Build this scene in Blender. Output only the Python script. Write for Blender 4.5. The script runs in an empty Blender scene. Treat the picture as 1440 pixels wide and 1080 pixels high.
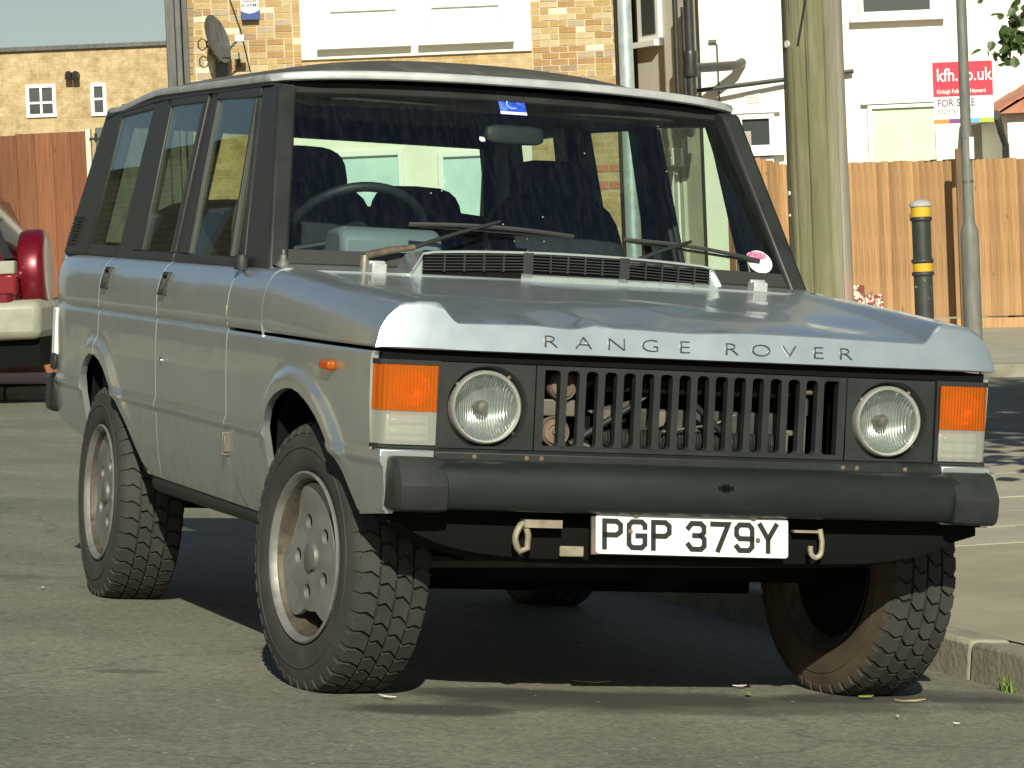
import bpy, bmesh, math, random
from math import sin, cos, pi, radians, sqrt, atan2
from mathutils import Vector, Matrix
random.seed(7)
D = bpy.data
scene = bpy.context.scene
COL = scene.collection

# ------------------------------------------------------------------ camera
FPX = 4699.7                      # focal length in pixels of a 1440 px wide frame
CAM = Vector((0, 0, 1.0395))
PITCH, ROLL = radians(-2.2), radians(-2.4)
def axes(yaw, pitch, roll):
    f = Vector((sin(yaw)*cos(pitch), cos(yaw)*cos(pitch), sin(pitch)))
    r = Vector((cos(yaw), -sin(yaw), 0)); u = r.cross(f)
    return r*cos(roll)+u*sin(roll), u*cos(roll)-r*sin(roll), f
RW, UW, FW = axes(0, PITCH, ROLL)
cam_data = D.cameras.new('camera'); cam = D.objects.new('camera', cam_data); COL.objects.link(cam)
cam_data.sensor_width = 36; cam_data.lens = 36*FPX/1440
cam_data.clip_start = 0.1; cam_data.clip_end = 6000
cam.matrix_world = Matrix(((RW.x, UW.x, -FW.x, CAM.x), (RW.y, UW.y, -FW.y, CAM.y), (RW.z, UW.z, -FW.z, CAM.z), (0, 0, 0, 1)))
scene.camera = cam
# the car stands on the cambered road: car frame (x to its left side, y to its rear, z up) -> world
CC = Vector((-3.3005, -8.5818, 1.0491))
RC, UC, FC = axes(0.33692, -0.02367, 0.04618)
MC = Matrix((RW, UW, FW)).transposed() @ Matrix((RC, UC, FC))
CARLOC = CAM - MC @ CC
CARM = Matrix.Translation(CARLOC) @ MC.to_4x4()
# ------------------------------------------------------------------ sky, sun, exposure
SUND = (MC @ Vector((0.60, 1.82, -1.0))).normalized()      # direction the light travels
elev = math.asin(-SUND.z)
world = D.worlds.new('World'); scene.world = world; world.use_nodes = True
nt = world.node_tree; bg = nt.nodes['Background']
sky = nt.nodes.new('ShaderNodeTexSky'); sky.sky_type = 'NISHITA'; sky.sun_disc = False
sky.sun_elevation = elev; sky.sun_rotation = atan2(-SUND.x, -SUND.y)
sky.air_density = 1.0; sky.dust_density = 0.5; sky.ozone_density = 1.0
nt.links.new(sky.outputs[0], bg.inputs[0]); bg.inputs[1].default_value = 0.052
sl = D.lights.new('sun', 'SUN'); sl.energy = 5.0; sl.angle = radians(0.5); sl.color = (1.0, 0.975, 0.80)
so = D.objects.new('sun', sl); COL.objects.link(so); so.location = (-5, -20, 30)
so.rotation_euler = SUND.to_track_quat('-Z', 'Y').to_euler()
vs = scene.view_settings; vs.view_transform = 'Standard'; vs.look = 'None'; vs.exposure = 0.25; vs.gamma = 1.0
scene.render.engine = 'CYCLES'

# ------------------------------------------------------------------ placing helpers
def ray(px, py):
    return RW*((px-720)/FPX) - UW*((py-540)/FPX) + FW
def W(px, py, Y):
    d = ray(px, py); return CAM + d*(Y/d.y)
def world_to_car(P): return MC.transposed() @ (Vector(P)-CARLOC)
def sstep(a, b, x):
    t = min(1, max(0, (x-a)/(b-a))); return t*t*(3-2*t)
KERB = 1.30; SLOPE = 0.0731
def terrain(X, Y):
    z = 0.0
    for _ in range(4):
        c = world_to_car((X, Y, z))
        t = SLOPE*max(0, c.x-KERB)
        z += t-c.z
    d = sqrt((X-0.2)**2+(Y-9.2)**2); k = sstep(38, 75, d)
    return z*(1-k)+(-0.15)*k

# ------------------------------------------------------------------ mesh helpers
class MB:
    def __init__(s): s.v = []; s.f = []
    def add(s, vs, fs):
        n = len(s.v); s.v += [tuple(v) for v in vs]; s.f += [tuple(i+n for i in f) for f in fs]; return s
    def box(s, a, b, mat=None):
        (x0, y0, z0), (x1, y1, z1) = a, b
        vs = [(x0,y0,z0),(x1,y0,z0),(x1,y1,z0),(x0,y1,z0),(x0,y0,z1),(x1,y0,z1),(x1,y1,z1),(x0,y1,z1)]
        if mat is not None: vs = [mat @ Vector(v) for v in vs]
        return s.add(vs, [(0,3,2,1),(4,5,6,7),(0,1,5,4),(1,2,6,5),(2,3,7,6),(3,0,4,7)])
    def tube(s, path, r, n=8, cap=True):
        path = [Vector(p) for p in path]; rr = r if isinstance(r, (list, tuple)) else [r]*len(path)
        up = None; vs = []; fs = []
        for i, p in enumerate(path):
            t = (path[min(i+1, len(path)-1)]-path[max(i-1, 0)]).normalized()
            if up is None: up = Vector((0, 0, 1)) if abs(t.z) < .9 else Vector((1, 0, 0))
            a = t.cross(up).normalized(); up = a.cross(t).normalized()
            for k in range(n):
                g = 2*pi*k/n; vs.append(p + (a*cos(g)+up*sin(g))*rr[i])
        for i in range(len(path)-1):
            for k in range(n):
                k2 = (k+1) % n; fs.append((i*n+k, i*n+k2, (i+1)*n+k2, (i+1)*n+k))
        if cap: fs.append(tuple(range(n-1, -1, -1))); fs.append(tuple(range((len(path)-1)*n, len(path)*n)))
        return s.add(vs, fs)
    def lathe(s, prof, n=32, M=None, close=False):
        # prof: (radius, axial); axis = local z, through M
        M = M or Matrix.Identity(4); vs = []; fs = []
        for r, a in prof:
            for k in range(n):
                g = 2*pi*k/n; vs.append(M @ Vector((r*cos(g), r*sin(g), a)))
        m = len(prof)
        for i in range(m if close else m-1):
            j = (i+1) % m
            for k in range(n):
                k2 = (k+1) % n; fs.append((i*n+k, i*n+k2, j*n+k2, j*n+k))
        if not close:
            if prof[0][0] > 1e-6: pass
        return s.add(vs, fs)
    def prism(s, poly, fn0, fn1):
        n = len(poly); vs = [fn0(p) for p in poly]+[fn1(p) for p in poly]
        fs = [tuple(range(n)), tuple(range(2*n-1, n-1, -1))]+[(i, (i+1) % n+0, (i+1) % n+n, i+n) for i in range(n)]
        fs = fs[:2]+[(i, i+n, (i+1) % n+n, (i+1) % n) for i in range(n)]
        return s.add(vs, fs)
    def mesh(s, name, clean=False):
        me = D.meshes.new(name); me.from_pydata(s.v, [], s.f)
        bm = bmesh.new(); bm.from_mesh(me)
        if clean:
            bmesh.ops.remove_doubles(bm, verts=bm.verts, dist=1e-5)
            bmesh.ops.dissolve_degenerate(bm, dist=1e-6, edges=bm.edges)
        bmesh.ops.recalc_face_normals(bm, faces=bm.faces)
        bm.to_mesh(me); bm.free(); return me
def link(name, me, mat=None, parent=None, smooth=None, bevel=None):
    o = D.objects.new(name, me); COL.objects.link(o)
    if mat is not None and len(me.materials) == 0: me.materials.append(mat)
    if parent is not None: o.parent = parent
    if smooth is not None:
        for p in me.polygons: p.use_smooth = True
        me.set_sharp_from_angle(angle=radians(smooth))
    if bevel:
        b = o.modifiers.new('bevel', 'BEVEL'); b.width = bevel; b.segments = 2; b.limit_method = 'ANGLE'; b.angle_limit = radians(40)
        for p in me.polygons: p.use_smooth = True
        if smooth is None: me.set_sharp_from_angle(angle=radians(50))
    return o
def build(mb, name, mat, parent=None, smooth=None, bevel=None, clean=False):
    return link(name, mb.mesh(name, clean), mat, parent, smooth, bevel)
def tag(o, label=None, cat=None, group=None, kind=None):
    if label: o['label'] = label
    if cat: o['category'] = cat
    if group: o['group'] = group
    if kind: o['kind'] = kind
    return o
def empty(name, loc, label, cat, group=None):
    o = D.objects.new(name, None); COL.objects.link(o); o.location = loc; o.empty_display_size = .2
    return tag(o, label, cat, group)
def text_mesh(s, size, bold=0.0, sx=1.0, extrude=0.001, align='CENTER', space=1.0):
    cu = D.curves.new('txt', 'FONT'); cu.body = s; cu.size = size; cu.offset = bold; cu.extrude = extrude
    cu.align_x = align; cu.align_y = 'CENTER'; cu.space_character = space; cu.resolution_u = 3
    o = D.objects.new('txt', cu); COL.objects.link(o)
    dg = bpy.context.evaluated_depsgraph_get(); me = D.meshes.new_from_object(o.evaluated_get(dg))
    D.objects.remove(o); D.curves.remove(cu)
    for v in me.vertices: v.co.x *= sx
    return me
def outline_mesh(loops, extrude):
    cu = D.curves.new('ol', 'CURVE'); cu.dimensions = '2D'; cu.fill_mode = 'BOTH'; cu.extrude = extrude
    for L in loops:
        sp = cu.splines.new('POLY'); sp.points.add(len(L)-1); sp.use_cyclic_u = True
        for p, c in zip(sp.points, L): p.co = (c[0], c[1], 0, 1)
    o = D.objects.new('ol', cu); COL.objects.link(o)
    dg = bpy.context.evaluated_depsgraph_get(); me = D.meshes.new_from_object(o.evaluated_get(dg))
    D.objects.remove(o); D.curves.remove(cu); return me
def flat_frame(origin, xdir, ydir):
    x = Vector(xdir).normalized(); z = x.cross(Vector(ydir)).normalized(); y = z.cross(x)
    return Matrix(((x.x, y.x, z.x, origin[0]), (x.y, y.y, z.y, origin[1]), (x.z, y.z, z.z, origin[2]), (0, 0, 0, 1)))
def interp(tab, x):
    if x <= tab[0][0]: return tab[0][1]
    for (a, b), (c, d) in zip(tab, tab[1:]):
        if x <= c: return b+(d-b)*(x-a)/(c-a)
    return tab[-1][1]

# ------------------------------------------------------------------ materials
def principled(name, col, rough=.6, metal=0., **kw):
    m = D.materials.new(name); m.use_nodes = True; b = m.node_tree.nodes['Principled BSDF']
    b.inputs['Base Color'].default_value = (*col, 1); b.inputs['Roughness'].default_value = rough; b.inputs['Metallic'].default_value = metal
    for k, v in kw.items(): b.inputs[k.replace('_', ' ')].default_value = v
    return m
def noisy(name, stops, scale=5., detail=6., rough=.7, metal=0., bump=0., bscale=None, coord='Object', stretch=(1, 1, 1), rrange=None, nrough=.6, dist=.01, **kw):
    """base colour from a noise ramp; optional bump and roughness variation"""
    m = principled(name, stops[0][1], rough, metal, **kw); t = m.node_tree; N = t.nodes; L = t.links; b = N['Principled BSDF']
    tc = N.new('ShaderNodeTexCoord'); mp = N.new('ShaderNodeMapping'); mp.inputs['Scale'].default_value = stretch
    L.new(tc.outputs[coord], mp.inputs[0])
    nz = N.new('ShaderNodeTexNoise'); nz.inputs['Scale'].default_value = scale; nz.inputs['Detail'].default_value = detail; nz.inputs['Roughness'].default_value = nrough
    L.new(mp.outputs[0], nz.inputs['Vector'])
    r = N.new('ShaderNodeValToRGB'); e = r.color_ramp.elements
    while len(e) < len(stops): e.new(.5)
    for el, (p, c) in zip(e, stops): el.position = p; el.color = (*c, 1)
    L.new(nz.outputs['Fac'], r.inputs[0]); L.new(r.outputs[0], b.inputs['Base Color'])
    if rrange:
        mr = N.new('ShaderNodeMapRange'); mr.inputs['To Min'].default_value = rrange[0]; mr.inputs['To Max'].default_value = rrange[1]
        L.new(nz.outputs['Fac'], mr.inputs['Value']); L.new(mr.outputs[0], b.inputs['Roughness'])
    if bump:
        n2 = N.new('ShaderNodeTexNoise'); n2.inputs['Scale'].default_value = bscale or scale*4; n2.inputs['Detail'].default_value = 8
        L.new(mp.outputs[0], n2.inputs['Vector'])
        bp = N.new('ShaderNodeBump'); bp.inputs['Strength'].default_value = bump; bp.inputs['Distance'].default_value = dist
        L.new(n2.outputs['Fac'], bp.inputs['Height']); L.new(bp.outputs[0], b.inputs['Normal'])
    return m
def g(v, w=1.0): return (v*w, v, v/w)
def glass_mat(name, tint, ior=1.5, boost=1.0, dust=.0, f0=.04):
    m = D.materials.new(name); m.use_nodes = True; t = m.node_tree; N = t.nodes; L = t.links
    for n in list(N): N.remove(n)
    out = N.new('ShaderNodeOutputMaterial'); tr = N.new('ShaderNodeBsdfTransparent'); tr.inputs[0].default_value = (*tint, 1)
    gl = N.new('ShaderNodeBsdfGlossy'); gl.inputs['Roughness'].default_value = 0.01; gl.inputs[0].default_value = (1, 1, 1, 1)
    lw = N.new('ShaderNodeLayerWeight'); lw.inputs[0].default_value = .5        # Facing: 1-|cos|
    pw = N.new('ShaderNodeMath'); pw.operation = 'POWER'; pw.inputs[1].default_value = 5; L.new(lw.outputs['Facing'], pw.inputs[0])
    mu = N.new('ShaderNodeMath'); mu.operation = 'MULTIPLY_ADD'; mu.inputs[1].default_value = .96*boost; mu.inputs[2].default_value = f0; mu.use_clamp = True
    L.new(pw.outputs[0], mu.inputs[0]); mx = N.new('ShaderNodeMixShader')
    L.new(mu.outputs[0], mx.inputs[0]); L.new(tr.outputs[0], mx.inputs[1]); L.new(gl.outputs[0], mx.inputs[2])
    last = mx
    if dust:
        df = N.new('ShaderNodeBsdfDiffuse'); df.inputs[0].default_value = (.75, .75, .68, 1)
        tc = N.new('ShaderNodeTexCoord'); mp = N.new('ShaderNodeMapping'); mp.inputs['Scale'].default_value = (16, 3, 3)
        L.new(tc.outputs['Object'], mp.inputs[0])
        nz = N.new('ShaderNodeTexNoise'); nz.inputs['Scale'].default_value = 4; nz.inputs['Detail'].default_value = 9; nz.inputs['Roughness'].default_value = .75
        L.new(mp.outputs[0], nz.inputs['Vector'])
        vo = N.new('ShaderNodeTexVoronoi'); vo.inputs['Scale'].default_value = 38; L.new(tc.outputs['Object'], vo.inputs['Vector'])
        sp = N.new('ShaderNodeMath'); sp.operation = 'LESS_THAN'; sp.inputs[1].default_value = .10; L.new(vo.outputs['Distance'], sp.inputs[0])
        n3 = N.new('ShaderNodeTexNoise'); n3.inputs['Scale'].default_value = 5; L.new(tc.outputs['Object'], n3.inputs['Vector'])
        g3 = N.new('ShaderNodeMath'); g3.operation = 'GREATER_THAN'; g3.inputs[1].default_value = .62; L.new(n3.outputs['Fac'], g3.inputs[0])
        m3 = N.new('ShaderNodeMath'); m3.operation = 'MULTIPLY'; L.new(sp.outputs[0], m3.inputs[0]); L.new(g3.outputs[0], m3.inputs[1])
        m4 = N.new('ShaderNodeMath'); m4.operation = 'MULTIPLY'; m4.inputs[1].default_value = .35; L.new(m3.outputs[0], m4.inputs[0])
        mr = N.new('ShaderNodeMapRange'); mr.inputs['From Min'].default_value = .45; mr.inputs['From Max'].default_value = .8; mr.inputs['To Max'].default_value = dust
        L.new(nz.outputs['Fac'], mr.inputs['Value'])
        ad = N.new('ShaderNodeMath'); ad.operation = 'ADD'; L.new(mr.outputs[0], ad.inputs[0]); L.new(m4.outputs[0], ad.inputs[1])
        m2 = N.new('ShaderNodeMixShader'); L.new(ad.outputs[0], m2.inputs[0]); L.new(mx.outputs[0], m2.inputs[1]); L.new(df.outputs[0], m2.inputs[2]); last = m2
    L.new(last.outputs[0], out.inputs[0]); return m

def paint_mat():
    m = principled('silver_paint', (.5, .5, .5), .33, .84); t = m.node_tree; N = t.nodes; L = t.links; b = N['Principled BSDF']
    b.inputs['Coat Weight'].default_value = .45; b.inputs['Coat Roughness'].default_value = .07
    tc = N.new('ShaderNodeTexCoord')
    n1 = N.new('ShaderNodeTexNoise'); n1.inputs['Scale'].default_value = 2.2; n1.inputs['Detail'].default_value = 7; n1.inputs['Roughness'].default_value = .65
    L.new(tc.outputs['Object'], n1.inputs['Vector'])
    r = N.new('ShaderNodeValToRGB'); e = r.color_ramp.elements; e[0].position = .3; e[0].color = (.55, .61, .605, 1); e[1].position = .7; e[1].color = (.63, .69, .69, 1)
    L.new(n1.outputs['Fac'], r.inputs[0])
    # road grime, thicker low down on the panels, and fine dust specks
    sp = N.new('ShaderNodeSeparateXYZ'); L.new(tc.outputs['Object'], sp.inputs[0])
    mr = N.new('ShaderNodeMapRange'); mr.inputs['From Min'].default_value = .75; mr.inputs['From Max'].default_value = .42; L.new(sp.outputs['Z'], mr.inputs['Value'])
    n2 = N.new('ShaderNodeTexNoise'); n2.inputs['Scale'].default_value = 14; n2.inputs['Detail'].default_value = 8; L.new(tc.outputs['Object'], n2.inputs['Vector'])
    mu = N.new('ShaderNodeMath'); mu.operation = 'MULTIPLY'; L.new(mr.outputs[0], mu.inputs[0]); L.new(n2.outputs['Fac'], mu.inputs[1])
    mu2 = N.new('ShaderNodeMath'); mu2.operation = 'MULTIPLY'; mu2.inputs[1].default_value = .8; L.new(mu.outputs[0], mu2.inputs[0])
    mx = N.new('ShaderNodeMix'); mx.data_type = 'RGBA'; L.new(mu2.outputs[0], mx.inputs['Factor']); L.new(r.outputs[0], mx.inputs['A']); mx.inputs['B'].default_value = (.17, .155, .12, 1)
    L.new(mx.outputs['Result'], b.inputs['Base Color'])
    rr = N.new('ShaderNodeMapRange'); rr.inputs['To Min'].default_value = .27; rr.inputs['To Max'].default_value = .38; L.new(n2.outputs['Fac'], rr.inputs['Value']); L.new(rr.outputs[0], b.inputs['Roughness'])
    n4 = N.new('ShaderNodeTexNoise'); n4.inputs['Scale'].default_value = 3.0; n4.inputs['Detail'].default_value = 2; L.new(tc.outputs['Object'], n4.inputs['Vector'])
    bp = N.new('ShaderNodeBump'); bp.inputs['Strength'].default_value = .22; bp.inputs['Distance'].default_value = .02; L.new(n4.outputs['Fac'], bp.inputs['Height']); L.new(bp.outputs[0], b.inputs['Normal'])
    L.new(bp.outputs[0], b.inputs['Coat Normal'])
    return m
M = {}
M['paint'] = paint_mat()
M['black'] = noisy('satin_black', [(.3, (.014, .0155, .014)), (.7, (.026, .0275, .0245))], 6, rough=.42, rrange=(.34, .55), bump=.05, bscale=60)
M['plastic'] = noisy('black_plastic', [(.3, (.013, .0155, .0145)), (.7, (.024, .027, .025))], 9, rough=.5, rrange=(.42, .62), bump=.03, bscale=160, Specular_IOR_Level=.35)
M['bumper'] = noisy('bumper_black', [(.25, (.008, .011, .0105)), (.75, (.017, .0205, .0195))], 5, rough=.3, rrange=(.28, .46), bump=.05, bscale=40, stretch=(.6, 1, 2), Specular_IOR_Level=.4)
M['roofpaint'] = noisy('weathered_roof', [(.3, (.055, .050, .038)), (.55, (.09, .083, .064)), (.75, (.19, .18, .15))], 7, rough=.65, rrange=(.55, .8), bump=.1, bscale=60, stretch=(1, .5, 2))
M['gutter'] = noisy('gutter_silver', [(.3, (.33, .34, .33)), (.7, (.50, .51, .50))], 12, rough=.4, metal=.3)
M['rubber'] = noisy('tyre_rubber', [(.3, (.032, .031, .027)), (.7, (.062, .059, .05))], 8, rough=.85, rrange=(.75, .95), bump=.15, bscale=80)
def tyre_mat():
    m = noisy('tyre_rubber', [(.3, (.022, .022, .0195)), (.7, (.042, .041, .035))], 8, rough=.85, rrange=(.75, .95), bump=.15, bscale=80)
    t = m.node_tree; N = t.nodes; L = t.links; b = N['Principled BSDF']; base = b.inputs['Base Color'].links[0].from_socket; tc = N.new('ShaderNodeTexCoord')
    sp = N.new('ShaderNodeSeparateXYZ'); L.new(tc.outputs['Object'], sp.inputs[0]); nz = N.new('ShaderNodeTexNoise'); nz.inputs['Scale'].default_value = 9; nz.inputs['Detail'].default_value = 6; L.new(tc.outputs['Object'], nz.inputs['Vector'])
    mr = N.new('ShaderNodeMapRange'); mr.inputs['From Min'].default_value = -.100; mr.inputs['From Max'].default_value = -.110; mr.inputs['To Max'].default_value = 1.0; L.new(sp.outputs['Z'], mr.inputs['Value'])
    mx = N.new('ShaderNodeMix'); mx.data_type = 'RGBA'; L.new(mr.outputs[0], mx.inputs['Factor']); L.new(base, mx.inputs['A'])
    r = N.new('ShaderNodeValToRGB'); e = r.color_ramp.elements; e[0].position = .3; e[0].color = (.045, .030, .017, 1); e[1].position = .7; e[1].color = (.085, .058, .034, 1); L.new(nz.outputs['Fac'], r.inputs[0]); L.new(r.outputs[0], mx.inputs['B'])
    L.new(mx.outputs['Result'], b.inputs['Base Color']); return m
M['tyre'] = tyre_mat()
M['seal'] = principled('rubber_seal', (.03, .03, .028), .6)
M['alloy'] = noisy('alloy_grey', [(.35, (.17, .165, .15)), (.6, (.26, .255, .24)), (.75, (.20, .17, .135))], 9, rough=.45, metal=.45, rrange=(.35, .6), bump=.05)
M['alloy_dirty'] = noisy('alloy_dirty', [(.35, (.06, .048, .035)), (.55, (.105, .087, .066)), (.72, (.052, .034, .021))], 16, rough=.6, metal=.3, rrange=(.5, .75), bump=.1)
M['hubgrey'] = noisy('hub_grey', [(.3, (.10, .10, .095)), (.7, (.15, .15, .14))], 20, rough=.55, metal=.3)
M['chrome'] = principled('chrome', (.75, .75, .74), .12, 1.)
M['ring'] = principled('lamp_ring', (.80, .78, .72), .38, .75)
M['steel'] = noisy('bare_steel', [(.3, (.12, .108, .085)), (.7, (.23, .21, .17))], 12, rough=.5, metal=.5)
M['rust'] = noisy('rusty_brown', [(.3, (.10, .072, .05)), (.7, (.18, .132, .096))], 15, rough=.75)
M['wiperbrown'] = noisy('worn_wiper', [(.3, (.06, .045, .03)), (.7, (.14, .105, .07))], 30, rough=.6)
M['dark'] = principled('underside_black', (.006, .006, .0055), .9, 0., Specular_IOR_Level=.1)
M['darkmetal'] = noisy('dark_metal', [(.3, (.035, .034, .03)), (.7, (.08, .076, .066))], 18, rough=.6, metal=.3)
M['trim'] = noisy('interior_trim', [(.3, (.015, .016, .018)), (.7, (.028, .03, .034))], 20, rough=.75)
M['seatcloth'] = noisy('seat_cloth', [(.3, (.016, .017, .021)), (.7, (.030, .031, .036))], 40, rough=.95)
M['seatbrown'] = noisy('seat_side_brown', [(.3, (.10, .085, .06)), (.7, (.17, .15, .11))], 30, rough=.95)
M['binnacle'] = principled('binnacle_grey', (.16, .19, .2), .55)
M['cloth'] = noisy('pale_cloth', [(.3, (.35, .5, .47)), (.7, (.5, .66, .62))], 14, rough=.9, bump=.3)
M['screen'] = glass_mat('windscreen_glass', (.78, .87, .87), 1.45, 1.0, .012, .085)
M['glass'] = glass_mat('side_glass', (.82, .88, .80), 1.5, .62, .008)
M['platewhite'] = noisy('plate_white', [(.3, (.72, .72, .68)), (.8, (.82, .82, .79))], 10, rough=.35)
M['ink'] = principled('black_ink', (.012, .012, .012), .5)
M['letter'] = principled('bonnet_lettering', (.035, .035, .045), .45)
def ribbed(name, col, rough, axis='X', scale=130, strength=.6, transmission=0., **kw):
    m = principled(name, col, rough, 0., Transmission_Weight=transmission, **kw); t = m.node_tree; N = t.nodes; L = t.links; b = N['Principled BSDF']
    tc = N.new('ShaderNodeTexCoord'); wv = N.new('ShaderNodeTexWave'); wv.bands_direction = axis; wv.inputs['Scale'].default_value = scale/20; wv.inputs['Distortion'].default_value = 0
    mp = N.new('ShaderNodeMapping'); mp.inputs['Scale'].default_value = (10, 10, 10); L.new(tc.outputs['Object'], mp.inputs[0]); L.new(mp.outputs[0], wv.inputs['Vector'])
    bp = N.new('ShaderNodeBump'); bp.inputs['Strength'].default_value = strength; bp.inputs['Distance'].default_value = .004; L.new(wv.outputs['Fac'], bp.inputs['Height']); L.new(bp.outputs[0], b.inputs['Normal'])
    return m
def see_through(m, tint, fac):
    """part of the light passes straight through the lens to the reflector behind"""
    t = m.node_tree; N = t.nodes; L = t.links; b = N['Principled BSDF']; out = N['Material Output']
    tr = N.new('ShaderNodeBsdfTransparent'); tr.inputs[0].default_value = (*tint, 1); mx = N.new('ShaderNodeMixShader'); mx.inputs[0].default_value = fac
    L.new(b.outputs[0], mx.inputs[1]); L.new(tr.outputs[0], mx.inputs[2]); L.new(mx.outputs[0], out.inputs[0]); return m
M['amber'] = ribbed('amber_lens', (.62, .16, .005), .16, 'X', 70, .45, 0., Coat_Weight=.5, Coat_Roughness=.06)
see_through(M['amber'], (1, .42, .02), .55)
M['clearlens'] = ribbed('clear_lens', (.45, .45, .41), .15, 'X', 20, .25, 0., Coat_Weight=.5)
see_through(M['clearlens'], (.9, .9, .84), .62)
M['lampglass'] = glass_mat('headlamp_glass', (.92, .94, .93), 1.5, 1.0, .06)
M['reflector'] = ribbed('reflector', (.50, .52, .51), .26, 'X', 95, .5, 0.); M['reflector'].node_tree.nodes['Principled BSDF'].inputs['Metallic'].default_value = .7
M['lampwhite'] = principled('lamp_white_metal', (.80, .80, .77), .3, .5)
M['redlens'] = principled('red_lens', (.18, .005, .01), .2, 0., Coat_Weight=.6)

# ================================================================== THE SETTING
def asphalt():
    m = noisy('asphalt', [(.28, (.118, .116, .084)), (.5, (.178, .175, .132)), (.74, (.245, .240, .186))], .8, 12, .88, bump=.55, bscale=95, dist=.008, nrough=.68)
    t = m.node_tree; N = t.nodes; L = t.links; b = N['Principled BSDF']; base = b.inputs['Base Color'].links[0].from_socket
    tc = N.new('ShaderNodeTexCoord')
    # fine chippings
    vo = N.new('ShaderNodeTexVoronoi'); vo.inputs['Scale'].default_value = 75; L.new(tc.outputs['Object'], vo.inputs['Vector'])
    r = N.new('ShaderNodeValToRGB'); e = r.color_ramp.elements; e[0].position = 0; e[0].color = (.72, .72, .72, 1); e[1].position = 1; e[1].color = (1.25, 1.25, 1.2, 1)
    sx = N.new('ShaderNodeSeparateColor'); L.new(vo.outputs['Color'], sx.inputs[0]); L.new(sx.outputs[0], r.inputs[0])
    m1 = N.new('ShaderNodeMix'); m1.data_type = 'RGBA'; m1.blend_type = 'MULTIPLY'; m1.inputs['Factor'].default_value = 1; L.new(base, m1.inputs['A']); L.new(r.outputs[0], m1.inputs['B'])
    last = m1.outputs['Result']
    # oil and water stains where cars stand (in car frame, metres)
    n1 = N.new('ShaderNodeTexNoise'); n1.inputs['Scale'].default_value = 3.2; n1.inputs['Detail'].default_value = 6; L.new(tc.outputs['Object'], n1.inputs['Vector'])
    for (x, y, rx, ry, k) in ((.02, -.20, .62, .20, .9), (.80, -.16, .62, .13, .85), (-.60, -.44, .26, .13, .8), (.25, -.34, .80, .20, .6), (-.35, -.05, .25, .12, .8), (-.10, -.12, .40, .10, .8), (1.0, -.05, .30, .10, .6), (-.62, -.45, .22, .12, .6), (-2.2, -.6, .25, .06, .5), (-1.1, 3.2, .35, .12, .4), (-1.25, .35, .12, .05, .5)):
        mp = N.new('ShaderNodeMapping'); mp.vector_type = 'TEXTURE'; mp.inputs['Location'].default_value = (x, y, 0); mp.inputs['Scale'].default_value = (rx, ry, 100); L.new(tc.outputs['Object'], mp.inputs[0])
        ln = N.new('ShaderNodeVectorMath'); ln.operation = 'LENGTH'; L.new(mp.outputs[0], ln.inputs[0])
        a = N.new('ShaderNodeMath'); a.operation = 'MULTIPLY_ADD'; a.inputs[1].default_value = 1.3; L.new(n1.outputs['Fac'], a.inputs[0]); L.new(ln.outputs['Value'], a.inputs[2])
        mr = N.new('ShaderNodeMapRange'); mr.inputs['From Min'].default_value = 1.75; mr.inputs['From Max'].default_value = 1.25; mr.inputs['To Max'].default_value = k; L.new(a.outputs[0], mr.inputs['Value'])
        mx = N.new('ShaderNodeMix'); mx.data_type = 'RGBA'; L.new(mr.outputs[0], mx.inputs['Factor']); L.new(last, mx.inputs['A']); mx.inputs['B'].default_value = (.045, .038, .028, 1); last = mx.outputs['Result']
    # fine cracks
    nd = N.new('ShaderNodeTexNoise'); nd.inputs['Scale'].default_value = 2.5; nd.inputs['Detail'].default_value = 5; L.new(tc.outputs['Object'], nd.inputs['Vector'])
    va = N.new('ShaderNodeVectorMath'); va.operation = 'MULTIPLY_ADD'; va.inputs[1].default_value = (.5, .5, 0); L.new(nd.outputs['Color'], va.inputs[0]); L.new(tc.outputs['Object'], va.inputs[2])
    vc = N.new('ShaderNodeTexVoronoi'); vc.feature = 'DISTANCE_TO_EDGE'; vc.inputs['Scale'].default_value = .42; L.new(va.outputs[0], vc.inputs['Vector'])
    cr = N.new('ShaderNodeMapRange'); cr.inputs['From Min'].default_value = .006; cr.inputs['From Max'].default_value = .002; cr.inputs['To Max'].default_value = .32; L.new(vc.outputs['Distance'], cr.inputs['Value'])
    mx = N.new('ShaderNodeMix'); mx.data_type = 'RGBA'; L.new(cr.outputs[0], mx.inputs['Factor']); L.new(last, mx.inputs['A']); mx.inputs['B'].default_value = (.04, .037, .03, 1); last = mx.outputs['Result']
    # old repair: a long rectangular patch, slightly darker and finer
    mp = N.new('ShaderNodeMapping'); mp.vector_type = 'TEXTURE'; mp.inputs['Location'].default_value = (-3.6, 4.6, 0); mp.inputs['Scale'].default_value = (1.4, 1.1, 100); L.new(tc.outputs['Object'], mp.inputs[0])
    ab = N.new('ShaderNodeVectorMath'); ab.operation = 'ABSOLUTE'; L.new(mp.outputs[0], ab.inputs[0]); sp = N.new('ShaderNodeSeparateXYZ'); L.new(ab.outputs[0], sp.inputs[0])
    mm = N.new('ShaderNodeMath'); mm.operation = 'MAXIMUM'; L.new(sp.outputs['X'], mm.inputs[0]); L.new(sp.outputs['Y'], mm.inputs[1])
    lt2 = N.new('ShaderNodeMapRange'); lt2.inputs['From Min'].default_value = 1.01; lt2.inputs['From Max'].default_value = .99; lt2.inputs['To Max'].default_value = .35; L.new(mm.outputs[0], lt2.inputs['Value'])
    mx = N.new('ShaderNodeMix'); mx.data_type = 'RGBA'; L.new(lt2.outputs[0], mx.inputs['Factor']); L.new(last, mx.inputs['A']); mx.inputs['B'].default_value = (.09, .088, .066, 1); last = mx.outputs['Result']
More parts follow.
